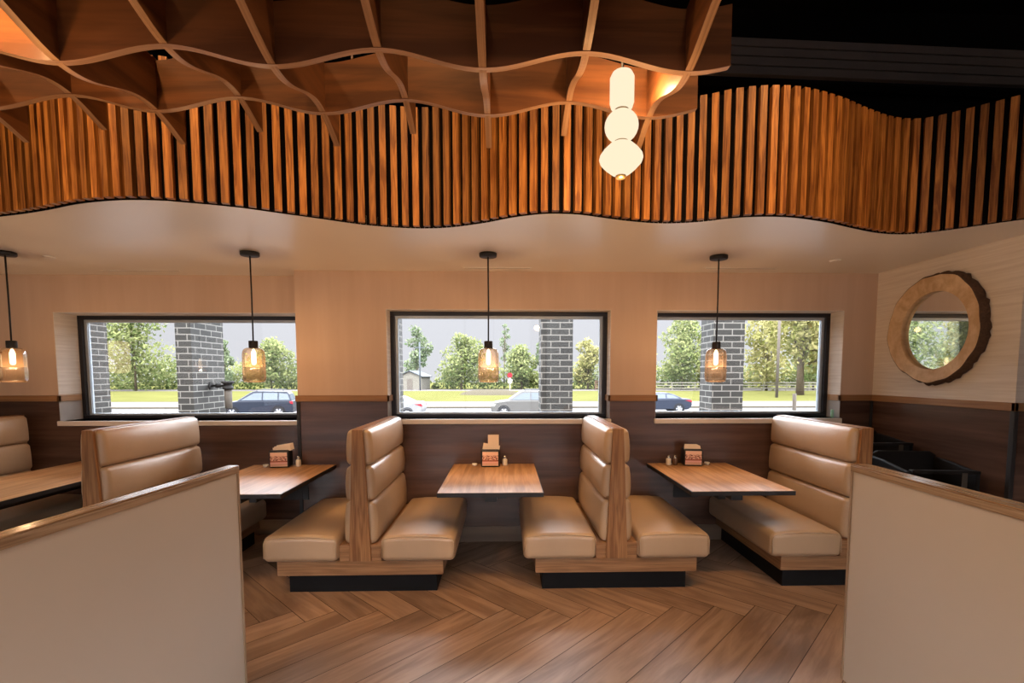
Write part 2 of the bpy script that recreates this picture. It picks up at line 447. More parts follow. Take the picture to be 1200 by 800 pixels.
# ------------------------------------------------------------------ walls
BANDS = [(0, RAIL0, 1), (RAIL0, 2.62, 0), (2.62, HT, 2)]
def wall_boxes(mb, axis, a0, a1, t0, t1, openings=()):
    """wall running along x (axis 0) or y (axis 1) from a0 to a1, thickness t0..t1"""
    xs = sorted({a0, a1} | {o[0] for o in openings} | {o[1] for o in openings})
    zs = sorted({b[0] for b in BANDS} | {b[1] for b in BANDS} | {o[2] for o in openings} | {o[3] for o in openings})
    for i in range(len(xs) - 1):
        for k in range(len(zs) - 1):
            xm, zm = (xs[i] + xs[i + 1]) / 2, (zs[k] + zs[k + 1]) / 2
            if any(o[0] < xm < o[1] and o[2] < zm < o[3] for o in openings): continue
            mi = [b[2] for b in BANDS if b[0] <= zm < b[1]][0]
            if axis == 0: mb.box(xs[i], xs[i + 1], t0, t1, zs[k], zs[k + 1], mi, 0.5)
            else: mb.box(t0, t1, xs[i], xs[i + 1], zs[k], zs[k + 1], mi, 0.5)
WM = [M['paper'], M['wains'], M['blackmat']]
OPC = (-1.107, 0.997, 1.185, 2.211)
OPR = (1.432, 3.23, 1.185, 2.211)
OPL = (-4.36, -1.60, 1.15, 2.205)
mb = MB(); wall_boxes(mb, 0, XS, 6.5, YW, 4.89, [OPC, OPR]); wall_boxes(mb, 0, -8.0, XS, YL, YO, [(OPL[0], XS, OPL[2], OPL[3])])
struct(mb.build('wall_back', [M['paperback'], M['wains'], M['blackmat']]))
mb = MB(); BANDS[2] = (2.62, 2.64, 2); wall_boxes(mb, 0, XR, 6.5, YR, YW); BANDS[2] = (2.62, HT, 2)
struct(mb.build('wall_right', WM))
mb = MB(); wall_boxes(mb, 1, -5.0, YO, -8.2, -8.0)
struct(mb.build('wall_left', WM))
mb = MB(); wall_boxes(mb, 1, -5.0, YO, 6.5, 6.7)
struct(mb.build('wall_right_far', WM))
ROP = [(-7.6, -3.6, 0.15, 3.3), (-3.2, 0.8, 0.15, 3.3), (1.2, 5.8, 0.15, 3.3)]
mb = MB(); wall_boxes(mb, 0, -8.0, 6.5, -5.2, -5.0, ROP)
struct(mb.build('wall_rear', WM))
mb = MB(); mb.box(-8.2, 6.7, -5.2, 4.89, HT, HT + 0.2, 0); mb.box(-8.2, XS, 4.89, YO, HT, HT + 0.2, 0)
struct(mb.build('ceiling_upper', M['blackmat']))

# wave line of the slatted fascia (plan)
WAVE = [(-8.0, 2.85), (-6.6, 3.1), (-5.6, 2.95), (-4.9, 2.78), (-4.2, 2.95), (-3.6, 3.12), (-3.25, 3.09), (-2.98, 3.027), (-2.693, 2.931), (-2.40, 2.813), (-2.118, 2.748), (-1.893, 2.748), (-1.696, 2.795),
        (-1.499, 2.857), (-1.304, 2.953), (-1.095, 3.056), (-0.870, 3.165), (-0.613, 3.222), (-0.392, 3.205), (-0.168, 3.11), (0.043, 2.982), (0.241, 2.914), (0.443, 2.922),
        (0.60, 2.975), (0.79, 3.04), (1.0, 3.078), (1.20, 3.045), (1.377, 2.967), (1.566, 2.931), (1.783, 2.949), (2.054, 3.039), (2.302, 3.155), (2.556, 3.256),
        (2.743, 3.272), (2.864, 3.215), (3.02, 3.083), (3.165, 2.96), (3.4, 2.82), (3.75, 2.74), (4.2, 2.85), (4.8, 3.05), (5.5, 3.0), (6.5, 2.8)]
WV = catmull(WAVE, 8)
# lower ceiling (soffit): its edge runs just behind the slats
SE = []
for i, p in enumerate(WV):
    q0, q1 = WV[max(i - 1, 0)], WV[min(i + 1, len(WV) - 1)]
    d = Vector((q1[0] - q0[0], q1[1] - q0[1])).normalized()
    SE.append((p[0] - d.y * 0.057, p[1] + d.x * 0.057))
mb = MB()
for i in range(len(WV) - 1):
    a, b = SE[i], SE[i + 1]
    ya, yb = a[1], b[1]
    yk = 4.88 if b[0] < XS + 0.05 else YW + 0.02
    mb.poly([(a[0], ya, HC), (a[0], yk, HC), (b[0], yk, HC), (b[0], yb, HC)], None, 0, 0.5, False)
    mb.poly([(a[0], ya, HC + 0.06), (b[0], yb, HC + 0.06), (b[0], yk, HC + 0.06), (a[0], yk, HC + 0.06)], None, 0)
    mb.poly([(a[0], ya, HC), (b[0], yb, HC), (b[0], yb, HC + 0.06), (a[0], ya, HC + 0.06)], None, 0)
struct(mb.build('ceiling', M['plaster']))

# ------------------------------------------------------------------ slatted fascia
fas = thing('slat_screen', 'wavy oak slat screen hanging above the pale lower ceiling', 'slat screen', (0, 0, HC))
# resample by arc length
L = [0]
for i in range(len(WV) - 1): L.append(L[-1] + math.dist(WV[i], WV[i + 1]))
def at_len(s_):
    import bisect
    i = min(max(bisect.bisect(L, s_) - 1, 0), len(WV) - 2)
    t = (s_ - L[i]) / (L[i + 1] - L[i]); a, b = WV[i], WV[i + 1]
    d = Vector((b[0] - a[0], b[1] - a[1])).normalized()
    return Vector((a[0] + (b[0] - a[0]) * t, a[1] + (b[1] - a[1]) * t)), d
mb = MB(); s_ = 0.05
while s_ < L[-1] - 0.05:
    p, d = at_len(s_)
    if -4.3 < p.x < 4.6:
        ang = math.atan2(d.y, d.x)
        mb.X = Matrix.Translation((p.x, p.y, 0)) @ Matrix.Rotation(ang, 4, 'Z')
        mb.box(-0.0195, 0.0195, 0.0, 0.036, 0.003, 0.735, 0, None, 2)
    s_ += 0.067
mb.X = None
mb.build('slats', M['slat'], fas)
mb = MB()
for i in range(len(WV) - 1):
    a, b = WV[i], WV[i + 1]
    if a[0] < -4.4 or b[0] > 4.7: continue
    d = Vector((b[0] - a[0], b[1] - a[1])).normalized(); nrm = Vector((-d.y, d.x))
    A0, B0 = Vector(a) + nrm * 0.034, Vector(b) + nrm * 0.034
    A1, B1 = Vector(a) + nrm * 0.055, Vector(b) + nrm * 0.055
    z0, z1 = 0.001, 0.73
    mb.poly([(A0.x, A0.y, z0), (B0.x, B0.y, z0), (B0.x, B0.y, z1), (A0.x, A0.y, z1)])
    mb.poly([(B1.x, B1.y, z0), (A1.x, A1.y, z0), (A1.x, A1.y, z1), (B1.x, B1.y, z1)])
    mb.poly([(A0.x, A0.y, z1), (B0.x, B0.y, z1), (B1.x, B1.y, z1), (A1.x, A1.y, z1)])
mb.build('backing', M['blackmat'], fas)

# ------------------------------------------------------------------ waffle canopy
def hfin(x, y):
    return 2.797 + 0.032 * math.cos(PI * (x - 0.298) / 0.378) + 0.05 * math.cos(2 * PI * (y - 2.29) / 0.78)
can = thing('waffle_canopy', 'wavy brown wood waffle canopy of crossing fins under the black ceiling', 'ceiling canopy', (0, 0, 2.8))
FD = 0.215
def cross_fin(y, x0, x1):
    m = MB(); n = 120
    b = [(x0 + (x1 - x0) * i / n, hfin(x0 + (x1 - x0) * i / n, y) - 2.8) for i in range(n + 1)]
    ox = random.random() * 5
    for sg, yy in ((-1, y - 0.014), (1, y + 0.014)):
        for i in range(n):
            q = [(b[i][0], yy, b[i][1]), (b[i + 1][0], yy, b[i + 1][1]), (b[i + 1][0], yy, b[i + 1][1] + FD), (b[i][0], yy, b[i][1] + FD)]
            uv = [(p[0] + ox, p[2] + y) for p in q]
            m.poly(q if sg < 0 else q[::-1], uv if sg < 0 else uv[::-1], 0, 0.5)
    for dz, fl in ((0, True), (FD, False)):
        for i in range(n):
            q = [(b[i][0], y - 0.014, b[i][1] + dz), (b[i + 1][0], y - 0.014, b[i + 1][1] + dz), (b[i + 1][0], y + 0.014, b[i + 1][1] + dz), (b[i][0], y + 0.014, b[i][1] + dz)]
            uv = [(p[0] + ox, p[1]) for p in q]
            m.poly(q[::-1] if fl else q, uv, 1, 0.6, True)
    for i in (0, n):
        m.poly([(b[i][0], y - 0.014, b[i][1]), (b[i][0], y + 0.014, b[i][1]), (b[i][0], y + 0.014, b[i][1] + FD), (b[i][0], y - 0.014, b[i][1] + FD)])
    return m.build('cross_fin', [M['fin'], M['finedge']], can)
def long_fin(x, y0, y1):
    m = MB(); n = 60
    b = [(y0 + (y1 - y0) * i / n, hfin(x, y0 + (y1 - y0) * i / n) - 2.8) for i in range(n + 1)]
    ox = random.random() * 5
    for sg, xx in ((-1, x - 0.014), (1, x + 0.014)):
        for i in range(n):
            q = [(xx, b[i][0], b[i][1]), (xx, b[i + 1][0], b[i + 1][1]), (xx, b[i + 1][0], b[i + 1][1] + FD), (xx, b[i][0], b[i][1] + FD)]
            uv = [(p[1] + ox, p[2] + x) for p in q]
            m.poly(q[::-1] if sg < 0 else q, uv[::-1] if sg < 0 else uv, 0, 0.5)
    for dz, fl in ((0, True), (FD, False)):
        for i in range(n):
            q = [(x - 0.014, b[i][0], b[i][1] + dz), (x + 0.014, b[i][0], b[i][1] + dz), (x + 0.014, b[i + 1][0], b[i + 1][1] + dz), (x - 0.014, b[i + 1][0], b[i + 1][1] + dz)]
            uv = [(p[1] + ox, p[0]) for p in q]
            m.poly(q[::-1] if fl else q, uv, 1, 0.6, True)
    for i in (0, n):
        m.poly([(x - 0.014, b[i][0], b[i][1]), (x + 0.014, b[i][0], b[i][1]), (x + 0.014, b[i][0], b[i][1] + FD), (x - 0.014, b[i][0], b[i][1] + FD)])
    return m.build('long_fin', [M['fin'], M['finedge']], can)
for y, xe in ((1.36, 0.80), (1.865, 0.83), (2.36, 0.90)): cross_fin(y, -3.66, xe)
for k in range(-10, 2): long_fin(0.298 + 0.378 * k, 1.12, 2.54)
for x, y in ((0.40, 1.865), (0.44, 1.865), (-1.9, 1.865), (-3.0, 1.865), (-0.7, 2.36), (-2.6, 2.36)):
    m = MB(); m.tube([(x, y, hfin(x, y) - 2.8 + FD - 0.01), (x, y, HT - 2.8)], 0.006, 6); m.build('hanger_rod', M['chrome'], can)

# louvered dark boards high on the right, black duct
lo = thing('louver_panel', 'charcoal horizontal board panel in the dark above the slat screen', 'louver panel', (1.2, 4.20, 4.13), rad(2.2))
m = MB()
for k in range(4): m.box(0, 5.2, 0, 0.05, 0.075 * k, 0.075 * k + 0.062, 0)
m.build('boards', M['louver'], lo)
m = MB(); m.box(0, 5.2, 0.05, 0.16, -0.02, 0.31, 0); m.build('backing', M['blackmat'], lo)
for bx, by in ((0.3, 0.385), (2.6, 0.295), (4.9, 0.21)):
    m = MB(); m.box(bx, bx + 0.05, 0.15, by, 0.10, 0.16, 0); m.build('bracket', M['blackmat'], lo)
du = MB(); du.tube([(2.2, 3.7, 4.5), (3.9, 2.2, 4.62), (5.6, 0.6, 4.7)], 0.13, 18)
tag(du.build('ceiling_duct', M['louver']), 'black round duct running diagonally under the black ceiling', 'duct')

# ------------------------------------------------------------------ wall trims
def trim(name, boxes, mat, bevel=0.003):
    m = MB()
    for b in boxes: m.box(*b, 0, 0.5)
    return struct(m.build(name, mat, None, bevel))
T = 0.018
trim('trim_1', [(XS - T, OPC[0] + T, YW - T, YW + 0.01, RAIL0, RAIL1), (OPC[0], OPC[0] + T, YW - T, 4.76, RAIL0, RAIL1)], M['rail'])
trim('trim_2', [(OPC[1] - T, OPR[0] + T, YW - T, YW + 0.01, RAIL0, RAIL1), (OPC[1] - T, OPC[1], YW - T, 4.76, RAIL0, RAIL1), (OPR[0], OPR[0] + T, YW - T, 4.76, RAIL0, RAIL1)], M['rail'])
trim('trim_3', [(OPR[1] - T, XR, YW - T, YW + 0.01, RAIL0, RAIL1), (OPR[1] - T, OPR[1], YW - T, 4.76, RAIL0, RAIL1)], M['rail'])
trim('trim_4', [(-8.0, OPL[0] + T, YL - T, YL + 0.01, RAIL0 - 0.01, RAIL1 - 0.01), (OPL[0], OPL[0] + T, YL - T, 5.1, RAIL0 - 0.01, RAIL1 - 0.01)], M['rail'])
trim('trim_5', [(XR - T, XR + 0.01, YR - T, YW - T, RAIL0, RAIL1), (XR - T, 6.5, YR - T, YR + 0.01, RAIL0, RAIL1)], M['rail'])
trim('trim_6', [(XR - 0.012, XR + 0.02, YR - 0.012, YR + 0.02, 0.0, RAIL0)], M['black'])
trim('trim_7', [(XS - 0.012, XS + 0.02, YW - 0.012, YW + 0.02, 0.0, RAIL0)], M['black'])
trim('trim_8', [(XR - 0.02, XR, YW - 0.02, YW, 0.0, RAIL0)], M['black'])
trim('baseboard_back', [(XS, XR, YW - 0.014, YW + 0.002, 0, 0.15), (-8.0, XS, YL - 0.014, YL + 0.002, 0, 0.15)], M['base'])
trim('baseboard_right', [(XR - 0.014, XR + 0.002, YR, YW - 0.014, 0, 0.15)], M['base'])

# ------------------------------------------------------------------ windows
def window(name, op, yf, x1=None, mull=None):
    x0, xx, z0, z1 = op
    root = bpy.data.objects.new(name, None); C.objects.link(root); struct(root)
    root.location = ((x0 + xx) / 2, yf, z0)
    ox, oz = root.location.x, z0
    fw = 0.045
    m = MB()
    a, b, c, d = x0 - ox, xx - ox, 0, z1 - z0
    m.box(a, b, 0, 0.09, d - 0.042, d, 0); m.box(a, b, 0, 0.09, 0, 0.035, 0)
    m.box(a, a + fw, 0, 0.09, 0.035, d - 0.042, 0); m.box(b - fw, b, 0, 0.09, 0.035, d - 0.042, 0)
    if mull is not None: m.box(mull - ox - 0.025, mull - ox + 0.025, 0.0, 0.09, 0.035, d - 0.042, 0)
    m.build('window_frame', M['alu'], root, 0.004)
    m = MB(); e = 0.026
    m.box(a + fw, b - fw, 0.03, 0.07, d - 0.042 - e, d - 0.042, 0); m.box(a + fw, b - fw, 0.03, 0.07, 0.035, 0.035 + e * .6, 0)
    m.box(a + fw, a + fw + e, 0.03, 0.07, 0.035 + e * .6, d - 0.042 - e, 0); m.box(b - fw - e, b - fw, 0.03, 0.07, 0.035 + e * .6, d - 0.042 - e, 0)
    m.build('glazing_bead', M['alulight'], root)
    m = MB(); m.box(a + fw + 0.005, b - fw - 0.005, 0.046, 0.054, 0.04, d - 0.06, 0)
    m.build('pane', M['pane'], root)
    return root
def sill(root, op, yw, yf):
    ox = root.location.x
    m = MB(); m.box(op[0] - ox - 0.01, op[1] - ox + 0.01, yw - 0.025 - yf, 0.1, -0.048, 0.0, 0)
    m.build('window_sill', M['sill'], root, 0.006)
    # cream and grey reveal lining, daylight put into its colours: sides above and below the rail line, and the head
    x0, xx, z0, z1 = op; a, b, d = x0 - ox, xx - ox, z1 - z0; y0 = yw - yf + 0.001; m = MB()
    for (p, q) in ((a, a + 0.004), (b - 0.004, b)):
        if root.name == 'window_1' and p > 0: continue
        m.box(p, q, y0, 0.0, RAIL1 - z0, d, 0, 0.5); m.box(p, q, y0, 0.0, 0.0, RAIL0 - z0, 1, 0.5)
    m.box(a + 0.004, b - 0.004, y0, 0.0, d - 0.004, d, 0, 0.5)
    m.build('daylit_lining', [M['paper'], M['reveal']], root)
w = window('window_2', OPC, 4.745); sill(w, OPC, YW, 4.745)
w = window('window_3', OPR, 4.79); sill(w, OPR, YW, 4.79)
w = window('window_1', OPL, 5.12); sill(w, OPL, YL, 5.12)
for i, o in enumerate(ROP):
    window('window_%d' % (4 + i), o, -5.14, None, (o[0] + o[1]) / 2)

# ------------------------------------------------------------------ booth benches
LEN = 1.12
def edge(z): return 0.080 + (0.037 - 0.080) * (z - 0.258) / (1.215 - 0.258)
def make_bench(name, label, sides=(-1, 1)):
    t = thing(name, label, 'bench', (0, 0, 0), 0, 'tan booth benches')
    xl = -0.598 if -1 in sides else -0.055
    xr = 0.598 if 1 in sides else 0.055
    m = MB(); m.box(xl + (0.055 if -1 in sides else 0.01), xr - (0.055 if 1 in sides else 0.01), 0.07, LEN, 0, 0.152, 0); m.build('kick_base', M['kick'], t, 0.003)
    m = MB(); m.box(xl, xr, 0.0, LEN, 0.152, 0.258, 0, 0.4); m.build('wood_band', M['oak_dim'], t, 0.003)
    m = MB(); m.box(-0.152 if -1 in sides else -0.05, 0.152 if 1 in sides else 0.05, 0.006, LEN, 0.258, 0.375, 0, 0.4); m.build('riser', M['oak_dim'], t, 0.002)
    pl = (-0.080, -0.037) if -1 in sides else (-0.05, -0.05)
    pr_ = (0.080, 0.037) if 1 in sides else (0.05, 0.05)
    m = MB(); m.prism([(pl[0], 0.258), (pr_[0], 0.258), (pr_[1], 1.215), (pl[1], 1.215)], 1, -0.008, 0.018, 0, 0.5, False, None, 1); m.build('end_panel', M['oak'], t, 0.003)
    m = MB(); m.prism([(pl[0] + .006, 0.375), (pr_[0] - .006, 0.375), (pr_[1] - .004, 1.209), (pl[1] + .004, 1.209)], 1, 0.018, LEN, 0, 0.5); m.build('back_core', M['leather'], t)
    m = MB(); m.box(pl[1], pr_[1], 0.018, LEN, 1.209, 1.217, 0, 0.2); m.build('top_cap', M['oak'], t, 0.002)
    for sd in sides:
        hx, hy, hz = 0.268, 0.565, 0.091
        def crown(q, hx=hx, hy=hy):
            k = max(0.0, 1 - (q.x / hx) ** 2) * (1 - 0.45 * (q.y / hy) ** 4)
            if q.z > 0: q = q + Vector((0, 0, 0.026 * k))
            return q
        m = MB(); m.rbox((sd * 0.42, -0.03 + hy, 0.258 + hz), (hx, hy, hz), 0.042, 0, crown); sc = m.build('seat_cushion', M['leather'], t)
        m = MB(); yy = -0.020; z1 = 0.431
        pts = [(sd * 0.42 - hx + 0.010, yy, 0.29), (sd * 0.42 - hx + 0.010, yy, 0.395), (sd * 0.42 - hx + 0.022, yy, 0.422), (sd * 0.42 - hx + 0.05, yy, z1)]
        pts += [(sd * 0.42 - hx + 0.05 + (2 * hx - 0.1) * i / 8, yy, z1 + 0.013 * (1 - ((i - 4) / 4) ** 2)) for i in range(1, 8)]
        pts += [(sd * 0.42 + hx - 0.05, yy, z1), (sd * 0.42 + hx - 0.022, yy, 0.422), (sd * 0.42 + hx - 0.010, yy, 0.395), (sd * 0.42 + hx - 0.010, yy, 0.29)]
        m.tube(pts, 0.005, 6); m.build('piping', M['leather'], sc)
        m = MB()
        for z0, z1 in ((0.372, 0.690), (0.690, 0.950), (0.950, 1.213)):
            zm = (z0 + z1) / 2; hz = (z1 - z0) / 2
            if 1 in sides and -1 in sides: ex = edge(zm)
            else: ex = 0.05
            tilt = math.atan2(0.043, 0.957) * (1 if len(sides) == 2 else 0.0)
            if len(sides) == 1: ex = 0.045 + 0.045 * (1.215 - zm); tilt = math.atan(0.045)
            def puff(q, hz=hz):
                k = max(0.0, 1 - (q.z / hz) ** 2) * max(0.0, 1 - (q.y / 0.55) ** 8)
                if q.x > 0: q = q + Vector((0.030 * k, 0, 0))
                return q
            rot = Matrix.Rotation(-tilt, 4, 'Y')
            base = Matrix.Translation((ex + 0.004, 0.018 + 0.548, zm)) @ rot
            m.X = (Matrix.Scale(-1, 4, (1, 0, 0)) if sd < 0 else Matrix.Identity(4)) @ base
            k0 = len(m.f)
            m.rbox((0, 0, 0), (0.038, 0.546, hz - 0.001), 0.036, 0, puff)
            if sd < 0:
                for i in range(k0, len(m.f)): m.f[i] = m.f[i][::-1]; m.uv[i] = m.uv[i][::-1]
        m.X = None
        m.build('backrest', M['leather'], t)
    return t
YB = 3.465
b1 = make_bench('booth_bench', 'double tan booth bench left of the centre table', (-1, 1)); b1.location = (-1.052, YB, 0)
b2 = relabel(copy_tree(b1), 'double tan booth bench between the centre table and the right table', (0.818, YB + 0.01, 0))
b4 = relabel(copy_tree(b1), 'double tan booth bench behind the left half wall, its back tall above the cap', (-2.925, YB, 0))
b5 = relabel(copy_tree(b1), 'tan booth bench cut by the left picture edge beside the far left table', (-4.66, YB + 0.2, 0))
b3 = make_bench('booth_bench', 'single tan booth bench at the right, partly behind the right half wall', (-1,)); b3.location = (2.645, YB + 0.01, 0)

# ------------------------------------------------------------------ tables
def make_table(label, w=0.762, l=1.135):
    t = thing('booth_table', label, 'table', (0, 0, 0), 0, 'booth tables')
    m = MB(); n = 6
    for i in range(n): m.box(-w / 2 + w * i / n, -w / 2 + w * (i + 1) / n, 0, l, 0.728, 0.755, 0, random.random(), 1)
    m.build('table_top', M['table'], t)
    m = MB()
    for a in ((-w / 2 - 0.004, w / 2 + 0.004, -0.004, 0.0), (-w / 2 - 0.004, w / 2 + 0.004, l, l + 0.004), (-w / 2 - 0.004, -w / 2, 0, l), (w / 2, w / 2 + 0.004, 0, l)):
        m.box(a[0], a[1], a[2], a[3], 0.722, 0.7525, 0)
    m.box(-w / 2 + 0.001, w / 2 - 0.001, 0.001, l - 0.001, 0.722, 0.7279, 0)
    m.build('edge_band', M['black'], t)
    m = MB(); m.box(-0.045, 0.045, 0.10, l + 0.005, 0.66, 0.722, 0); m.box(-0.03, 0.03, 0.35, l + 0.005, 0.60, 0.66, 0); m.build('cantilever_arm', M['black'], t, 0.004)
    m = MB(); m.box(-0.12, 0.12, l - 0.01, l + 0.006, 0.42, 0.722, 0); m.build('wall_plate', M['black'], t, 0.003)
    return t
YT = 3.464
t1 = make_table('oak booth table with black edge at the centre window'); t1.location = (-0.108, YT, 0)
t2 = relabel(copy_tree(t1), 'oak booth table at the right window with two shakers', (1.745, YT, 0))
t3 = relabel(copy_tree(t1), 'oak booth table just past the end of the left half wall', (-1.985, YT, 0))
t4 = make_table('oak booth table at the left picture edge, under the leftmost pendant', 0.78, 1.70); t4.location = (-3.79, 3.155, 0)

# ------------------------------------------------------------------ half walls in the foreground
def half_wall(label, loc, rz, length, face, th):
    """local y runs away from the camera and ends at 0; face is the side seen (+1 = +x)"""
    t = thing('half_wall', label, 'half wall', loc, rz, 'pale half walls')
    xa, xb = (-th, 0) if face > 0 else (0, th)
    m = MB(); m.box(xa + 0.006, xb - 0.006, -length, -0.012, 0.0, 1.112, 0, 0.5); m.build('panel', M['laminate'], t, 0.002)
    m = MB(); m.box(xa - 0.002, xb + 0.002, -length, 0.0, 1.112, 1.142, 0, 0.5); m.build('edge_band', M['ply'], t, 0.002)
    m = MB(); m.box(xa - 0.001, xb + 0.001, -length, 0.001, 1.142, 1.150, 0, 0.5); m.build('cap', M['capoak'], t, 0.002)
    m = MB(); m.box(xa, xb, -0.012, 0.0, 0.0, 1.112, 0, 0.5); m.build('end_trim', M['ply'], t, 0.002)
    return t
half_wall('pale half wall with wood cap in the left foreground', (-1.345, 2.465, 0), -math.atan(0.076), 2.1, 1, 0.055)
half_wall('pale half wall with wood cap in the right foreground', (1.774, 2.425, 0), -math.atan(0.012), 2.0, -1, 0.09)

# ------------------------------------------------------------------ pendants over the tables
def make_pendant(label):
    t = thing('pendant_lamp', label, 'pendant lamp', (0, 0, 0), 0, 'amber glass pendants')
    z0 = 1.540
    m = MB(); m.lathe([(0.0, HC - 0.028), (0.066, HC - 0.028), (0.070, HC - 0.022), (0.070, HC), (0.0, HC)], n=28); m.build('ceiling_canopy', M['black'], t)
    m = MB(); m.tube([(0, 0, HC - 0.02), (0.002, 0, 2.2), (0, 0, 1.86)], 0.006, 8); m.build('cord', M['black'], t)
    m = MB(); m.lathe([(0.0, 1.872), (0.031, 1.872), (0.034, 1.868), (0.034, 1.815), (0.030, 1.812), (0.0, 1.812)], n=22); m.build('socket_cap', M['black'], t)
    prof = [(0.028, 1.812), (0.05, 1.815), (0.068, 1.806), (0.078, 1.790), (0.0825, 1.765), (0.083, 1.735), (0.083, 1.70), (0.083, 1.665)]
    low = [(0.083, 1.664), (0.0815, 1.655), (0.083, 1.645), (0.083, 1.60), (0.083, 1.575), (0.080, 1.556), (0.072, 1.546), (0.058, 1.542), (0.03, 1.545)]
    P = prof + low
    mis = [0] * (len(prof)) + [1] * 5 + [0] * 5
    def rib(a, z): return 1 + (0.014 * math.cos(24 * a) if 1.57 < z < 1.66 else 0)
    m = MB(); m.lathe(P, n=96, rfun=rib, mis=mis); m.build('glass_shade', [M['amber'], M['amberrib']], t)
    m = MB(); m.lathe([(0.0, 1.815), (0.010, 1.80), (0.018, 1.775), (0.018, 1.70), (0.013, 1.685), (0.0, 1.68)], n=16); m.build('bulb', M['bulb'], t)
    return t
PX = [(-0.134, 3.93), (1.728, 3.965), (-2.0, 3.945), (-3.905, 3.98)]
p1 = make_pendant('amber glass jar pendant hanging before the centre window'); p1.location = (PX[0][0], PX[0][1], 0)
for (x, y), lb in zip(PX[1:], ('amber glass jar pendant hanging before the right window', 'amber glass jar pendant at the right side of the left window', 'amber glass jar pendant cut by the left picture edge')):
    relabel(copy_tree(p1), lb, (x, y, 0))
def point(name, loc, power, color, radius=0.02):
    l = bpy.data.lights.new(name, 'POINT'); l.energy = power; l.color = color; l.shadow_soft_size = radius
    o = bpy.data.objects.new(name, l); C.objects.link(o); o.location = loc; return o
WARM = (1.0, 0.68, 0.40)
for x, y in PX: point('pendant_light', (x, y, 1.655), 11.0, WARM, 0.012)

# opal stacked globe pendant in the canopy
gp = thing('globe_pendant', 'glowing opal pendant of three stacked shapes hanging inside the wood canopy', 'pendant lamp', (0.488, 2.10, 0))
m = MB(); r = 0.05
m.lathe([(0.0, 2.864), (0.025, 2.862), (0.041, 2.853), (0.05, 2.835), (0.05, 2.735), (0.044, 2.716), (0.03, 2.708), (0.0, 2.708)], n=32); m.build('cylinder_shade', M['opal'], gp)
m = MB(); m.lathe([(0.0, 2.708)] + [(0.070 * math.sin(PI * i / 14), 2.642 + 0.066 * math.cos(PI * i / 14)) for i in range(1, 14)] + [(0.0, 2.576)], n=32); m.build('globe_shade', M['opal'], gp)
m = MB(); m.lathe([(0.0, 2.580), (0.032, 2.576), (0.050, 2.566), (0.072, 2.545), (0.088, 2.523), (0.091, 2.510), (0.086, 2.495), (0.065, 2.472), (0.04, 2.451), (0.022, 2.441), (0.0, 2.440)], n=32); m.build('diamond_shade', M['opal'], gp)
for z in (2.708, 2.577):
    m = MB(); m.lathe([(0.0, z + 0.004), (0.029, z + 0.004), (0.029, z - 0.004), (0.0, z - 0.004)], n=24); m.build('brass_ring', M['brass'], gp)
m = MB(); m.lathe([(0.0, 2.446), (0.020, 2.446), (0.022, 2.440), (0.018, 2.430), (0.0, 2.428)], n=20); m.build('end_knob', M['brass'], gp)
m = MB(); m.tube([(0, 0, 2.86), (0, 0, HT)], 0.006, 8); m.build('stem', M['black'], gp)

g2 = relabel(copy_tree(gp), 'glowing opal pendant of three stacked shapes beyond the left picture edge', (-1.781, 1.61, 0))
GW = (1.0, 0.60, 0.26)
for x, y in ((0.488, 2.10), (-1.781, 1.61)):
    point('globe_light', (x, y - 0.02, 2.31), 16.0, GW, 0.04)
    point('globe_light', (x - 0.09, y - 0.08, 2.80), 8.0, GW, 0.03)
    point('globe_light', (x + 0.09, y + 0.06, 2.80), 8.0, GW, 0.03)

dp = thing('drum_pendant', 'glowing rounded drum pendant seen as a reflection in the left window', 'pendant lamp', (-6.62, 1.80, 0))
m = MB(); m.lathe([(0.0, 1.62), (0.10, 1.625), (0.15, 1.66), (0.165, 1.72), (0.165, 2.10), (0.15, 2.15), (0.10, 2.17), (0.0, 2.17)], n=32); m.build('lamp_shade', M['shade'], dp)
m = MB(); m.tube([(0, 0, 2.165), (0, 0, HT)], 0.007, 8); m.build('cord', M['black'], dp)

# ------------------------------------------------------------------ ceiling fittings
for x0, x1, y, lb in ((-0.376, 0.240, 4.46, 'slim linear air slot in the lower ceiling above the centre window'), (1.80, 2.46, 4.42, 'slim linear air slot in the lower ceiling above the right window'), (-3.72, -3.0, 4.66, 'slim linear air slot in the lower ceiling above the left window')):
    t = thing('air_vent', lb, 'vent', ((x0 + x1) / 2, y, HC), 0, 'ceiling air slots')
    h = (x1 - x0) / 2
    m = MB()
    for a in ((-h, h, -0.022, -0.010), (-h, h, 0.010, 0.022), (-h, -h + 0.012, -0.01, 0.01), (h - 0.012, h, -0.01, 0.01)): m.box(a[0], a[1], a[2], a[3], -0.004, 0.0, 0)
    m.build('vent_frame', M['plaster'], t)
    m = MB(); m.box(-h + 0.012, h - 0.012, -0.01, 0.01, -0.001, 0.0, 0); m.build('slot', M['black'], t)
for x, y, lb in ((2.772, 4.089, 'small white ceiling disc left of the mirror wall'), (-3.70, 4.13, 'small white ceiling disc between the two left pendants')):
    m = MB(); m.lathe([(0.0, -0.012), (0.028, -0.012), (0.04, -0.007), (0.045, 0.0), (0.0, 0.0)], n=24)
    o = m.build('ceiling_disc', M['plaster'], None, 0, 2, (x, y, HC)); tag(o, lb, 'sprinkler cover', 'ceiling discs')

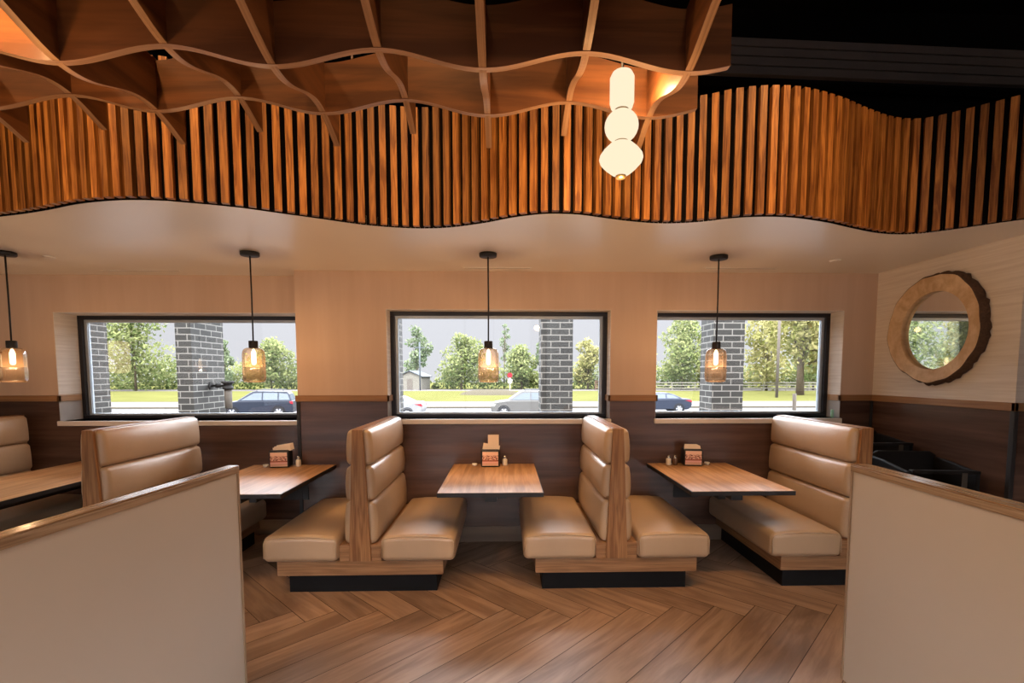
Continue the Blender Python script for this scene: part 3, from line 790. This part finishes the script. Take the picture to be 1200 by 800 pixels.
# ------------------------------------------------------------------ tabletop items
def dispenser(label, loc, rz, kind):
    t = thing('napkin_dispenser', label, 'napkin dispenser', loc, rz, 'napkin dispensers')
    m = MB(); m.rbox((0, 0, 0.08), (0.088, 0.065, 0.08), 0.018, 0, None, 3, 2); m.build('body', M['black'], t)
    m = MB(); m.poly([(-0.074, -0.0665, 0.018), (0.074, -0.0665, 0.018), (0.072, -0.0665, 0.142), (-0.072, -0.0665, 0.142)], [(0, 0), (1, 0), (1, 1), (0, 1)])
    m.poly([(-0.074, -0.06, 0.018), (-0.072, -0.06, 0.142), (0.072, -0.06, 0.142), (0.074, -0.06, 0.018)])
    m.box(-0.074, 0.074, -0.0664, -0.06, 0.014, 0.018); m.build('printed_card', M['card'], t)
    m = MB()
    if kind == 'card':
        m.X = Matrix.Rotation(rad(4), 4, 'X'); m.box(-0.022, 0.078, -0.012, -0.009, 0.15, 0.298)
        m.X = Matrix.Rotation(rad(10), 4, 'Y'); m.box(-0.10, 0.055, -0.022, -0.016, 0.145, 0.205)
        m.box(-0.09, 0.05, -0.028, -0.024, 0.14, 0.19)
    elif kind == 'slant':
        m.X = Matrix.Translation((0.005, 0, 0.155)) @ Matrix.Rotation(rad(-9), 4, 'Y')
        m.box(-0.06, 0.095, -0.03, -0.02, -0.015, 0.035); m.box(-0.05, 0.10, -0.018, -0.01, -0.015, 0.043); m.box(-0.03, 0.115, -0.008, 0.0, -0.01, 0.05)
    else:
        m.prism([(-0.082, 0.155), (0.068, 0.155), (0.062, 0.188), (0.03, 0.203), (-0.078, 0.203)], 1, -0.045, -0.035)
        m.prism([(-0.08, 0.155), (0.066, 0.155), (0.058, 0.18), (0.02, 0.195), (-0.07, 0.195)], 1, -0.03, -0.02)
    m.X = None; m.build('napkins', M['napkin'], t)
    return t
TZ = 0.7555
dispenser('napkin dispenser on the centre table with a tall paper card standing in it', (-0.138, 4.49, TZ), 0, 'card')
dispenser('napkin dispenser on the table past the left half wall, napkins slanting up', (-2.07, 4.50, TZ), rad(8), 'slant')
dispenser('napkin dispenser on the right window table', (1.755, 4.49, TZ), rad(-8), 'flat')
def shaker(label, loc, mat, cat='shaker'):
    t = thing('shaker', label, cat, loc, 0, 'table shakers')
    m = MB(); m.lathe([(0.0, 0.0), (0.020, 0.0), (0.024, 0.006), (0.023, 0.055), (0.017, 0.066), (0.0, 0.066)], n=18); m.build('jar', mat, t)
    m = MB(); m.lathe([(0.018, 0.062), (0.018, 0.078), (0.012, 0.090), (0.006, 0.094), (0.0, 0.095)], n=18); m.build('cap', M['chrome'], t)
    return t
shaker('salt shaker right of the tall card on the centre table', (-0.004, 4.52, TZ), M['salt'])
shaker('salt shaker right of the napkin dispenser past the left half wall', (-1.92, 4.52, TZ), M['salt'])
shaker('pale salt shaker, farther left of the pair on the right table', (1.538, 4.50, TZ), M['salt'])
shaker('dark pepper shaker beside the napkin dispenser on the right table', (1.600, 4.50, TZ), M['pepper'])
for lb, x, y in (('tiny white cup left of the dispenser on the centre table', -0.285, 4.49), ('tiny white cup left of the dispenser past the left half wall', -2.20, 4.48), ('tiny white cup right of the dispenser on the right table', 1.905, 4.50)):
    m = MB(); m.lathe([(0.0, 0.0), (0.020, 0.0), (0.026, 0.024), (0.023, 0.024), (0.020, 0.010), (0.0, 0.010)], n=18)
    tag(m.build('small_cup', M['white'], None, 0, 2, (x, y, TZ)), lb, 'cup', 'tiny white cups')
m = MB(); m.lathe([(0.0, 0.0), (0.012, 0.0), (0.013, 0.004), (0.013, 0.070), (0.010, 0.078), (0.0, 0.080)], n=16)
tag(m.build('small_tube', M['mint'], None, 0, 2, (3.19, 4.65, 1.185)), 'small mint green tube on the right end of the right window sill', 'tube')

# ------------------------------------------------------------------ log-slice mirror
mr_ = thing('wall_mirror', 'round mirror framed by a log slice with bark edge', 'mirror', (XR, 3.928, 1.978))
n = 96; rg = random.Random(3)
ph = [rg.random() * 6.28 for _ in range(8)]
def wob(a, k=1): return 1 + k * (0.012 * math.sin(3 * a + ph[0]) + 0.010 * math.sin(5 * a + ph[1]) + 0.008 * math.sin(9 * a + ph[2]) + 0.006 * math.sin(17 * a + ph[3]))
ic = (-0.023, -0.017); ir = 0.315; XF = -0.068
def ring(rf, x, c=(0, 0)): return [(x, c[0] + rf(2 * PI * i / n) * math.cos(2 * PI * i / n), c[1] + rf(2 * PI * i / n) * math.sin(2 * PI * i / n)) for i in range(n)]
m = MB()
o0 = [m.vert(p) for p in ring(lambda a: 0.430 * wob(a), XF)]; i0 = [m.vert(p) for p in ring(lambda a: ir, XF, ic)]; i1 = [m.vert(p) for p in ring(lambda a: ir, -0.03, ic)]
for i in range(n):
    j = (i + 1) % n
    m.face([o0[i], i0[i], i0[j], o0[j]]); m.face([i0[i], i1[i], i1[j], i0[j]], None, 0, 0.2, True)
m.build('log_slice', M['slabwood'], mr_)
m = MB()
rf = lambda k: (lambda a: (0.430 + k) * wob(a) * (1 + 0.012 * math.sin(31 * a + ph[4]) + 0.01 * math.sin(53 * a + ph[5])))
R_ = [[m.vert(p) for p in ring(lambda a: 0.4305 * wob(a), XF - 0.0005)], [m.vert(p) for p in ring(lambda a: 0.437 * wob(a), XF + 0.004)], [m.vert(p) for p in ring(rf(0.016), XF + 0.025)], [m.vert(p) for p in ring(rf(0.024), XF + 0.048)], [m.vert(p) for p in ring(rf(0.02), -0.002)]]
for k in range(4):
    for i in range(n):
        j = (i + 1) % n; m.face([R_[k][i], R_[k][j], R_[k + 1][j], R_[k + 1][i]], None, 0, 0.5, k > 0)
m.build('bark_edge', M['bark'], mr_)
m = MB(); d0 = [m.vert(p) for p in ring(lambda a: ir, -0.031, ic)]; d1 = [m.vert(p) for p in ring(lambda a: ir, -0.025, ic)]
m.face(d0[::-1]); m.face(d1)
for i in range(n):
    j = (i + 1) % n; m.face([d0[i], d0[j], d1[j], d1[i]])
m.build('mirror_glass', M['mirror'], mr_)

# ------------------------------------------------------------------ black high chairs by the mirror wall
def high_chair(label, loc, rz, h):
    t = thing('high_chair', label, 'high chair', loc, rz, 'black high chairs')
    m = MB()   # tub: back, two arms, seat
    m.prism([(-0.24, h - 0.28), (0.24, h - 0.28), (0.25, h - 0.03), (0.20, h), (-0.20, h), (-0.25, h - 0.03)], 1, 0.19, 0.22)
    for s in (-1, 1): m.prism([(-0.22, h - 0.26), (0.20, h - 0.28), (0.20, h - 0.04), (0.05, h - 0.05), (-0.22, h - 0.09)], 0, s * 0.24 - 0.014, s * 0.24 + 0.014)
    m.box(-0.24, 0.24, -0.22, 0.22, h - 0.30, h - 0.27)
    m.build('seat_tub', M['kick'], t, 0.012, 3)
    for sx in (-1, 1):
        for sy in (-1, 1):
            l = MB(); l.tube([(sx * 0.23, sy * 0.19, h - 0.28), (sx * 0.26, sy * 0.24, 0.0)], 0.018, 10); l.build('leg', M['kick'], t)
    l = MB()
    for sx in (-1, 1): l.tube([(sx * 0.247, -0.215, 0.25), (sx * 0.247, 0.215, 0.25)], 0.012, 8)
    l.tube([(-0.247, 0.215, 0.28), (0.247, 0.215, 0.28)], 0.012, 8); l.tube([(-0.247, -0.215, 0.28), (0.247, -0.215, 0.28)], 0.012, 8)
    l.build('stretcher', M['kick'], t)
    l = MB(); l.box(-0.23, 0.23, -0.25, -0.20, h - 0.10, h - 0.075); l.build('front_bar', M['kick'], t, 0.006)
    l = MB(); l.box(0.10, 0.135, -0.256, -0.250, h - 0.22, h - 0.09); l.build('strap', M['timber'], t)
    return t
high_chair('black high chair in the corner behind the right booth bench', (3.24, 4.26, 0), rad(0), 1.10)
high_chair('lower black high chair by the mirror wall behind the right half wall', (3.20, 3.62, 0), rad(-6), 0.99)

# ------------------------------------------------------------------ outdoors
G = -1.2
def slab(name, x0, x1, y0, y1, z, mat):
    m = MB(); m.box(x0, x1, y0, y1, z - 0.3, z, 0); return struct(m.build(name, mat))
slab('parking_lot', -140, 140, YO, 40.0, G, M['asphalt'])
slab('curb', -140, 140, 40.0, 40.5, G + 0.10, M['curb'])
slab('sidewalk', -140, 140, 40.5, 49.5, G + 0.02, M['walk'])
slab('lawn', -140, 140, 49.5, 80, G + 0.03, M['lawn'])
slab('road', -160, 160, 80, 89, G + 0.02, M['walk'])
slab('field', -260, 260, 89, 160, G, M['lawn'])
m = MB(); m.box(-8.2, 6.7, YO - 0.01, YO + 0.4, G - 0.3, -0.05); struct(m.build('foundation_wall', M['brick']))

def pier(x0, x1, y0, y1, mi=0):
    m = MB(); m.box(x0, x1, y0, y1, G, 3.5, 0, 0.5, None, True)
    m.box(x0 - 0.03, x1 + 0.03, y0 - 0.03, y1 + 0.03, 3.4, 3.52, 0, 0.5, None, True)
    return m.build('brick_pillar', M['brick'])
for x0, x1, y1, lb in ((-7.42, -7.07, 8.9, 'dark glazed brick pillar at the left edge of the left window'), (-5.29, -5.04, 8.9, 'dark glazed brick pillar behind the outdoor lamp'), (-2.29, -1.77, 8.5, 'dark glazed brick pillar at the left edge of the centre window'),
               (0.586, 1.111, 8.5, 'dark glazed brick pillar in the right half of the centre window'), (3.432, 3.957, 8.5, 'dark glazed brick pillar in the right window behind the pendant')):
    o = pier(x0, x1, 8.0, y1); tag(o, lb, 'pillar', 'brick pillars', 'thing')
m = MB(); m.box(-9, 8, 7.95, 8.95, 3.52, 3.95); struct(m.build('canopy_beam', M['alu']))

sc_ = thing('outdoor_lamp', 'grey outdoor cylinder lamp on a black arm against the brick pillar', 'wall lamp', (-5.039, 8.45, 0.99))
m = MB(); m.lathe([(0.0, 0.03), (0.050, 0.03), (0.056, 0.04), (0.060, 0.36), (0.0, 0.36)], (0.30, 0, 0), 20); m.build('cylinder_shade', M['timber'], sc_)
m = MB(); m.lathe([(0.0, 0.36), (0.080, 0.36), (0.084, 0.37), (0.084, 0.40), (0.068, 0.41), (0.068, 0.45), (0.098, 0.46), (0.098, 0.50), (0.0, 0.50)], (0.30, 0, 0), 20); m.build('top_cap', M['lampblack'], sc_)
m = MB(); m.tube([(0.01, 0, 0.42), (0.30, 0, 0.42)], 0.022, 8); m.tube([(0.0, 0, 0.42), (0.03, 0, 0.42)], 0.062, 14); m.tube([(0.10, 0, 0.42), (0.17, 0, 0.42)], 0.038, 10); m.build('arm', M['lampblack'], sc_)

# --- trees
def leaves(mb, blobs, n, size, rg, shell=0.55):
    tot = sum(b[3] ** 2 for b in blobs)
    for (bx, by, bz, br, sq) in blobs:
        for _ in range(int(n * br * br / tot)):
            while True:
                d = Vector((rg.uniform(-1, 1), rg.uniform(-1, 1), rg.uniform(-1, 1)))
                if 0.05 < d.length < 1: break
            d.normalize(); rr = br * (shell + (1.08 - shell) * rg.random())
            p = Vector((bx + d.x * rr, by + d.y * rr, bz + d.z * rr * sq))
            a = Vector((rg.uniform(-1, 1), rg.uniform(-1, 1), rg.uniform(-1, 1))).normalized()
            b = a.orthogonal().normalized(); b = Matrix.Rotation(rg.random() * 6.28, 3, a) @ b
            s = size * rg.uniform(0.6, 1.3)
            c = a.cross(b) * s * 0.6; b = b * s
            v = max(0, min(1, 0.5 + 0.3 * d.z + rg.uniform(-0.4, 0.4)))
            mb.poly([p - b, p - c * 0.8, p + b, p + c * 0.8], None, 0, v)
def tree(label, x, y, h, w, seed, leaf='leaf', n=1700, size=0.34, trunk_r=0.16, crown0=0.22, nb=9, sparse=False, trunk_h=None):
    rg = random.Random(seed)
    t = thing('tree', label, 'tree', (x, y, G), 0, 'trees beyond the parking lot')
    blobs = []
    for k in range(nb):
        f = k / max(1, nb - 1)
        z = h * (crown0 + (0.92 - crown0) * f)
        env = math.sin(PI * min(1, 0.18 + 0.80 * f)) ** 0.7
        a = rg.random() * 6.28; off = w * 0.27 * env * rg.uniform(0.5, 1.1)
        br = w * (0.17 + 0.12 * env) * rg.uniform(0.8, 1.15) * (0.5 if sparse else 1)
        blobs.append((off * math.cos(a), off * math.sin(a), min(z, h - br * 0.8), br, 0.8))
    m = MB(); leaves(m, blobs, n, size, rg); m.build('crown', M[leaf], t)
    m = MB(); th = (trunk_h or 0.62) * h
    top = Vector((rg.uniform(-.3, .3), 0, th))
    m.tube([(0, 0, -0.1), (rg.uniform(-.1, .1), 0, th * 0.45), top], trunk_r, 8, 0, [1.25, 0.9, 0.4])
    for b in blobs[::2] if not sparse else blobs:
        s = Vector((0, 0, th * rg.uniform(0.4, 0.85))); e = Vector(b[:3]); mid = (s + e) / 2 + Vector((0, 0, -0.08 * h * rg.random()))
        m.tube([s, mid, e], trunk_r * 0.42, 6, 0, [1, 0.7, 0.3])
    m.build('trunk', M['trunk'], t)
    return t
tree('slender tree beside the shed in the centre window', -17.0, 94, 12.2, 5.4, 11, 'leafc', 1300, nb=10, crown0=0.3)
tree('broad bushy tree left of the pendant in the centre window', -7.9, 88, 10.2, 8.8, 12, 'leaf', 2600, nb=13)
tree('tall thin nearly bare tree behind the centre pendant', -0.2, 94, 13.0, 4.6, 13, 'leafc', 240, 0.3, 0.12, 0.45, 10, True, 0.93)
tree('rounded tree right of the pendant in the centre window', 3.0, 90, 8.2, 7.5, 14, 'leaf', 2000)
tree('dark topped tree beside the centre brick pillar', 7.6, 92, 9.6, 6.0, 15, 'leafc', 1500)
tree('leafy tree just right of the brick pillar in the centre window', 15.0, 88, 9.2, 6.4, 16, 'leafy', 1700)
tree('leafy tree at the right edge of the centre window', 19.6, 87, 9.8, 6.0, 17, 'leaf', 1600)
tree('big pale green tree left of the pendant in the right window', 31.5, 86, 13.2, 9.5, 18, 'leaf', 3600, nb=15, crown0=0.12)
tree('green tree behind the pillar in the right window', 38.5, 88, 12.0, 8.5, 19, 'leafy', 2600, nb=13)
tree('large yellow green tree with a thick trunk in the right window', 38.9, 63.2, 16.0, 13.0, 20, 'leafy', 4200, 0.36, 0.42, 0.36, 15)
tree('yellow green tree beside the utility pole in the right window', 43.5, 80, 14.5, 9.5, 21, 'leafy', 3000, nb=13, crown0=0.12)
tree('tall tree at the right edge of the right window', 54.0, 84, 15.5, 10.5, 22, 'leaf', 3000, nb=13, crown0=0.12)
tree('young tree just right of the outdoor lamp in the left window', -48.8, 86, 8.8, 3.6, 23, 'leafc', 900)
tree('round green tree behind the pendant in the left window', -41.2, 87, 9.2, 9.0, 24, 'leaf', 2600, nb=12)
tree('large dense tree filling the left part of the left window', -61.0, 82, 15.0, 13.0, 25, 'leaf', 4200, nb=16, crown0=0.14)
tree('dense tree beside the left brick pillar in the left window', -72.0, 82, 14.5, 11.0, 26, 'leafy', 3000, nb=13, crown0=0.14)
tree('tall tree seen in the round mirror', -84.0, 90, 18.0, 14.0, 27, 'leafc', 3600, 0.42, nb=16, crown0=0.1)
tree('tree at the far left beyond the lot, seen in the round mirror', -97.0, 90, 19.0, 14.0, 28, 'leaf', 3600, 0.42, nb=16, crown0=0.1)
# continuous undergrowth
rg = random.Random(5); mb = MB()
x = -110.0
while x < 66:
    hh = rg.uniform(3.4, 5.8) * (1.25 if x > 24 or x < -50 else 1.0)
    if -19.5 < x < -13.0: hh = 1.0
    leaves(mb, [(x, 91 + rg.uniform(-0.8, 1.5), G + hh * 0.42, hh * 0.62, 0.85)], 230, 0.36, rg, 0.4)
    x += rg.uniform(1.5, 2.4)
o = mb.build('undergrowth', M['leaf']); tag(o, 'band of green undergrowth below the trees beyond the lawn', 'undergrowth', None, 'stuff')

# --- shed, fences, poles, sign
sh = thing('garden_shed', 'small pale shed with grey roof beside the lawn in the centre window', 'shed', (-16.6, 88.5, G), rad(-12))
m = MB(); m.prism([(-2.2, 0), (2.2, 0), (2.2, 2.4), (0, 3.3), (-2.2, 2.4)], 1, -1.6, 2.6); m.build('walls', M['shed'], sh)
m = MB()
for s in (-1, 1): m.prism([(s * 2.5, 2.25), (s * 0.0, 3.32), (0, 3.45), (s * 2.5, 2.4)][::s], 1, -1.9, 2.9)
m.build('roof', M['roof'], sh)
m = MB(); m.box(-0.5, 0.5, -1.64, -1.6, 0.05, 1.95); m.build('door', M['timber'], sh)
def fence(label, x0, x1, y, h, mat, step, rails, group='fences beyond the lot'):
    t = thing('rail_fence', label, 'fence', (x0, y, G), 0, group)
    x = 0.0
    while x <= x1 - x0 + 0.01:
        m = MB(); m.box(x - 0.07, x + 0.07, -0.07, 0.07, 0, h); m.build('post', mat, t); x += step
    for z in rails:
        m = MB(); m.box(0, x1 - x0, -0.10, -0.07, z - 0.09, z + 0.09); m.build('rail', mat, t)
    return t
fence('pale post and rail fence along the lawn in the right window', 23.5, 58.0, 79.0, 1.5, M['shed'], 3.8, (0.5, 0.95, 1.38))
fence('reddish wooden fence right of the centre brick pillar', 15.6, 19.8, 84.0, 1.7, M['redwood'], 1.4, (0.4, 0.8, 1.2, 1.55))
def pole(label, x, y, h, r, mat):
    t = thing('utility_pole', label, 'pole', (x, y, G))
    m = MB(); m.tube([(0, 0, -0.1), (0, 0, h)], r, 10); m.build('pole_shaft', mat, t)
    m = MB(); m.box(-0.9, 0.9, -0.08, 0.08, h - 1.0, h - 0.82); m.build('cross_arm', mat, t)
    return t
pole('dark wooden utility pole in the right window', 32.0, 56.5, 13.0, 0.16, M['timber'])
pole('grey utility pole beside the shed in the centre window', -14.6, 84.0, 8.2, 0.13, M['roof'])
sg = thing('road_sign', 'small red and white road sign on the lawn below the centre pendant', 'sign', (0.75, 78, G))
m = MB(); m.tube([(0, 0, -0.05), (0, 0, 2.6)], 0.06, 8); m.build('post', M['white'], sg)
m = MB(); m.prism([(0.42 * math.cos(PI / 8 + PI / 4 * i), 2.6 + 0.42 * math.sin(PI / 8 + PI / 4 * i)) for i in range(8)], 1, -0.10, -0.06); m.build('sign_plate', M['red'], sg)
m = MB(); m.box(-0.35, 0.35, -0.1, -0.06, 1.35, 1.95); m.build('lower_plate', M['white'], sg)
m = MB(); m.lathe([(4.2, 0.0), (3.6, 0.35), (2.4, 0.6), (0.0, 0.7)], (0, 0, 0), 24); o = m.build('mulch_bed', M['curb'], None, 0, 2, (-2.0, 66, G + 0.02)); o.scale = (1, 0.6, 1); tag(o, 'low brown mulch bed on the lawn behind the grey sport utility vehicle', 'mulch bed')
po = MB(); po.tube([(0, 0, 0), (-0.07, 0, 2.50)], 0.028, 10); tag(po.build('slim_post', M['timber'], None, 0, 2, (4.66, 7.6, G)), 'slim grey post outside, above the back of the right booth bench', 'post')

# --- cars
def car(name, label, loc, rz, paint, kind):
    """local x runs towards the front; ground at z=0"""
    t = thing(name, label, 'car', loc, rz, 'parked cars')
    pm = plain(name + '_paint', paint, 0.45, 0.0, 0.14, 0.03)
    lower = plain(name + '_lower', [c * 0.7 + 0.006 for c in paint], 0.6, 0, 0.1)
    if kind == 'suv':
        body = [(-2.15, 0.42), (-2.2, 0.62), (-2.16, 1.0), (-2.12, 1.10), (0.95, 1.10), (1.2, 1.08), (1.95, 0.98), (2.14, 0.88), (2.2, 0.62), (2.18, 0.42), (2.0, 0.34), (-2.0, 0.34)]
        green = [(-2.10, 1.08), (-1.96, 1.50), (-1.8, 1.68), (0.05, 1.72), (0.22, 1.68), (1.12, 1.07)]
        glass = [[(-2.0, 1.14), (-1.86, 1.52), (-1.35, 1.58), (-1.35, 1.14)], [(-1.27, 1.14), (-1.27, 1.58), (-0.42, 1.60), (-0.42, 1.14)], [(-0.34, 1.14), (-0.34, 1.60), (0.12, 1.58), (0.86, 1.14)]]
        wx, wr, W = (-1.32, 1.36), 0.36, 0.92
    else:
        body = [(-2.3, 0.40), (-2.36, 0.62), (-2.32, 0.95), (-2.2, 1.02), (-1.6, 1.04), (0.9, 0.98), (1.2, 0.95), (2.0, 0.82), (2.28, 0.70), (2.34, 0.50), (2.3, 0.32), (2.0, 0.27), (-2.0, 0.27)]
        green = [(-1.75, 1.02), (-1.05, 1.36), (-0.75, 1.44), (0.1, 1.46), (0.35, 1.42), (1.15, 0.96)]
        glass = [[(-1.45, 1.06), (-0.98, 1.32), (-0.55, 1.37), (-0.55, 1.06)], [(-0.47, 1.06), (-0.47, 1.38), (0.12, 1.39), (0.30, 1.36), (0.86, 1.04)]]
        wx, wr, W = (-1.42, 1.40), 0.33, 0.90
    m = MB(); m.prism(body, 1, -W, W); m.build('body', pm, t, 0.07, 3)
    # tapered cabin
    m = MB(); n = len(green); zb, zt = green[0][1], max(p[1] for p in green)
    def wy(z): return W - 0.05 - 0.20 * (z - zb) / (zt - zb)
    A = [m.vert((p[0], -wy(p[1]), p[1])) for p in green]; B = [m.vert((p[0], wy(p[1]), p[1])) for p in green]
    m.face(A); m.face(B[::-1])
    for i in range(n):
        j = (i + 1) % n; m.face([A[j], A[i], B[i], B[j]])
    m.build('cabin', pm, t, 0.04, 2)
    for s in (-1, 1):
        for gq in glass:
            m = MB(); q = [(p[0], s * (wy(p[1]) + 0.012), p[1]) for p in gq]; q2 = [(p[0], s * (wy(p[1]) - 0.02), p[1]) for p in gq]
            m.poly(q if s > 0 else q[::-1]); m.poly(q2[::-1] if s > 0 else q2)
            for i in range(len(q)):
                j = (i + 1) % len(q); m.poly([q[i], q[j], q2[j], q2[i]])
            m.build('side_window', M['carglass'], t)
    fr = green[-1]; fr2 = green[-2]; re = green[0]; re2 = green[1]
    for nm, a, b, sx in (('windshield', fr, fr2, 1), ('rear_window', re, re2, -1)):
        a_ = (a[0] + (b[0] - a[0]) * 0.1, a[1] + (b[1] - a[1]) * 0.1); b_ = (a[0] + (b[0] - a[0]) * 0.92, a[1] + (b[1] - a[1]) * 0.92)
        o_ = 0.02 * sx
        m = MB(); w0, w1 = wy(a_[1]) - 0.08, wy(b_[1]) - 0.08
        Q = [(a_[0] + o_, -w0, a_[1] + .012), (a_[0] + o_, w0, a_[1] + .012), (b_[0] + o_, w1, b_[1] + .012), (b_[0] + o_, -w1, b_[1] + .012)]
        Q2 = [(p[0] - o_ * 2, p[1], p[2] - .02) for p in Q]
        ids = [m.vert(p) for p in Q]; id2 = [m.vert(p) for p in Q2]
        m.face(ids); m.face(id2[::-1])
        for i in range(4): m.face([ids[i], id2[i], id2[(i + 1) % 4], ids[(i + 1) % 4]])
        m.build(nm, M['carglass'], t)
    for x_ in wx:
        for s in (-1, 1):
            m = MB(); m.X = Matrix.Translation((x_, s * (W - 0.10), wr)) @ Matrix.Rotation(rad(90) * -s, 4, 'X')
            m.lathe([(0.0, -0.11), (wr - 0.03, -0.11), (wr, -0.08), (wr, 0.09), (wr - 0.03, 0.125), (wr * 0.68, 0.125)], n=28)
            wl = m.build('wheel', M['tyre'], t)
            m2 = MB(); m2.X = m.X
            m2.lathe([(wr * 0.68, 0.125), (wr * 0.64, 0.10), (wr * 0.60, 0.09)], n=28)
            for k in range(6):
                a = 2 * PI * k / 6; c_, s2_ = math.cos(a), math.sin(a)
                m2.poly([(c_ * 0.05 - s2_ * 0.04, s2_ * 0.05 + c_ * 0.04, 0.115), (c_ * 0.05 + s2_ * 0.04, s2_ * 0.05 - c_ * 0.04, 0.115), (c_ * wr * 0.64 + s2_ * 0.05, s2_ * wr * 0.64 - c_ * 0.05, 0.108), (c_ * wr * 0.64 - s2_ * 0.05, s2_ * wr * 0.64 + c_ * 0.05, 0.108)])
            m2.lathe([(0.07, 0.118), (0.0, 0.12)], n=12)
            m2.build('rim', M['rim'], wl)
            m3 = MB(); m3.X = m.X; m3.lathe([(wr + 0.07, 0.03), (wr + 0.07, 0.106), (wr + 0.015, 0.112), (wr + 0.01, 0.03)], n=28); m3.build('wheel_arch', M['tyre'], t)
    for s in (-1, 1):
        m = MB(); 
        if kind == 'suv': m.prism([(-2.19, 0.86), (-2.02, 0.90), (-1.98, 1.04), (-2.16, 1.06)], 1, s * W - 0.10, s * W + 0.012)
        else: m.prism([(-2.355, 0.78), (-2.25, 0.80), (-1.85, 0.92), (-2.30, 0.95)], 1, s * W - 0.12, s * W + 0.012)
        m.build('tail_light', M['red'], t, 0.01)
        m = MB(); m.prism([(2.19 if kind == 'suv' else 2.31, 0.70), (2.1, 0.88 if kind == 'suv' else 0.78), (1.85, 0.90 if kind == 'suv' else 0.82), (1.95, 0.72)], 1, s * W - 0.25, s * W + 0.005); m.build('head_light', M['lens'], t, 0.01)
    m = MB(); m.box(-2.16, 2.12, -W + 0.01, W - 0.01, 0.30, 0.46); m.build('lower_trim', lower, t, 0.04)
    if kind == 'suv':
        for s in (-1, 1):
            m = MB(); m.tube([(-1.6, s * 0.6, 1.70), (-1.55, s * 0.6, 1.78), (-0.1, s * 0.6, 1.79), (0.0, s * 0.6, 1.72)], 0.025, 6); m.build('roof_rail', M['black'], t)
    return t
car('sport_utility_vehicle', 'grey sport utility vehicle facing left beside the centre brick pillar', (1.28, 32.3, G), PI, (0.055, 0.052, 0.048), 'suv')
car('sedan', 'silver sedan with red tail light at the left edge of the centre window', (-7.55, 31.4, G), PI, (0.12, 0.12, 0.123), 'sedan')
car('sport_utility_vehicle', 'dark blue sport utility vehicle under the pendant in the left window', (-16.1, 32.2, G), PI + rad(14), (0.008, 0.010, 0.016), 'suv')
car('sedan', 'dark blue sedan at the left edge of the right window', (11.05, 35.4, G), PI, (0.008, 0.011, 0.020), 'sedan')

# ------------------------------------------------------------------ light
wd = bpy.data.worlds.new('world'); SC.world = wd; wd.use_nodes = True
nt = wd.node_tree; bg = nt.nodes['Background']
tc = N(nt, 'ShaderNodeTexCoord'); sx = N(nt, 'ShaderNodeSeparateXYZ'); nt.links.new(tc.outputs['Generated'], sx.inputs[0])
rp = N(nt, 'ShaderNodeValToRGB'); cr = rp.color_ramp
cr.elements[0].position = 0.0; cr.elements[0].color = (0.76, 0.755, 0.80, 1); cr.elements[1].position = 1.0; cr.elements[1].color = (12.5, 13.2, 14.6, 1)
for p_, c_ in ((0.17, (0.80, 0.80, 0.86)), (0.25, (9.0, 9.2, 9.9)), (0.34, (21.0, 21.6, 23.2)), (0.7, (19.0, 19.6, 21.5))):
    e_ = cr.elements.new(p_); e_.color = (c_[0], c_[1], c_[2], 1)
nt.links.new(sx.outputs[2], rp.inputs[0]); nt.links.new(rp.outputs[0], bg.inputs[0]); bg.inputs[1].default_value = 1.0

def sun(power, elev, azim):
    l = bpy.data.lights.new('sun', 'SUN'); l.energy = power; l.color = (1.0, 0.95, 0.86); l.angle = rad(2)
    o = bpy.data.objects.new('sun', l); C.objects.link(o)
    d = Vector((math.cos(elev) * math.sin(azim), math.cos(elev) * math.cos(azim), math.sin(elev)))  # towards the sun
    o.rotation_euler = (-d).to_track_quat('-Z', 'Y').to_euler(); return o
sun(5.0, rad(58), rad(200))

def area(name, loc, power, color, size, aim=None, spread=None):
    l = bpy.data.lights.new(name, 'AREA'); l.shape = 'DISK'; l.size = size; l.energy = power; l.color = color
    if spread: l.spread = rad(spread)
    o = bpy.data.objects.new(name, l); C.objects.link(o); o.location = loc
    d = Vector(aim or (loc[0], loc[1], 0)) - Vector(loc)
    o.rotation_euler = d.to_track_quat('-Z', 'Y').to_euler(); return o
AMB = (1.0, 0.58, 0.24)
for x, ax, p in ((-3.4, -2.3, 9), (-1.9, -1.5, 9), (-0.4, -0.4, 8), (0.9, 0.9, 9), (2.1, 1.7, 9)):
    area('slat_fill', (x, 1.45, 4.6), p * 0.8, AMB, 0.16, (ax, 3.05, 2.62), 62)  # unseen fill lamps, added to warm and brighten the slats
for x in (-4.5, -1.5, 1.5, 4.5):
    area('room_fill', (x, -1.8, 4.7), 24, (1.0, 0.80, 0.58), 0.3, None, 95)  # unseen fill lamps added behind the camera to brighten the room
for x in (-3.0, 0.0, 2.8):
    area('room_fill', (x, 0.1, 4.7), 13, (1.0, 0.78, 0.55), 0.2, None, 80)  # more added overhead fill, kept narrow so the fins stay dark

# ------------------------------------------------------------------ camera
cd = bpy.data.cameras.new('camera'); cam = bpy.data.objects.new('camera', cd); C.objects.link(cam)
cam.location = (0, 0, 1.61); cam.rotation_euler = (rad(90 - 4.1), 0, -rad(1.5))
cd.sensor_width = 36.0; cd.lens = 570 / 1200 * 36
cd.shift_x = (600 - 606.96) / 1200; cd.shift_y = (478.86 - 400) / 1200
cd.clip_start = 0.02; cd.clip_end = 600
SC.camera = cam
vs = SC.view_settings; vs.view_transform = 'Standard'; vs.look = 'None'; vs.gamma = 1.0; vs.use_curve_mapping = False; vs.exposure = 0.1
SC.cycles.max_bounces = 10; SC.cycles.diffuse_bounces = 5; SC.cycles.transparent_max_bounces = 24; SC.cycles.caustics_reflective = False; SC.cycles.caustics_refractive = False
SC.cycles.sample_clamp_indirect = 6.0
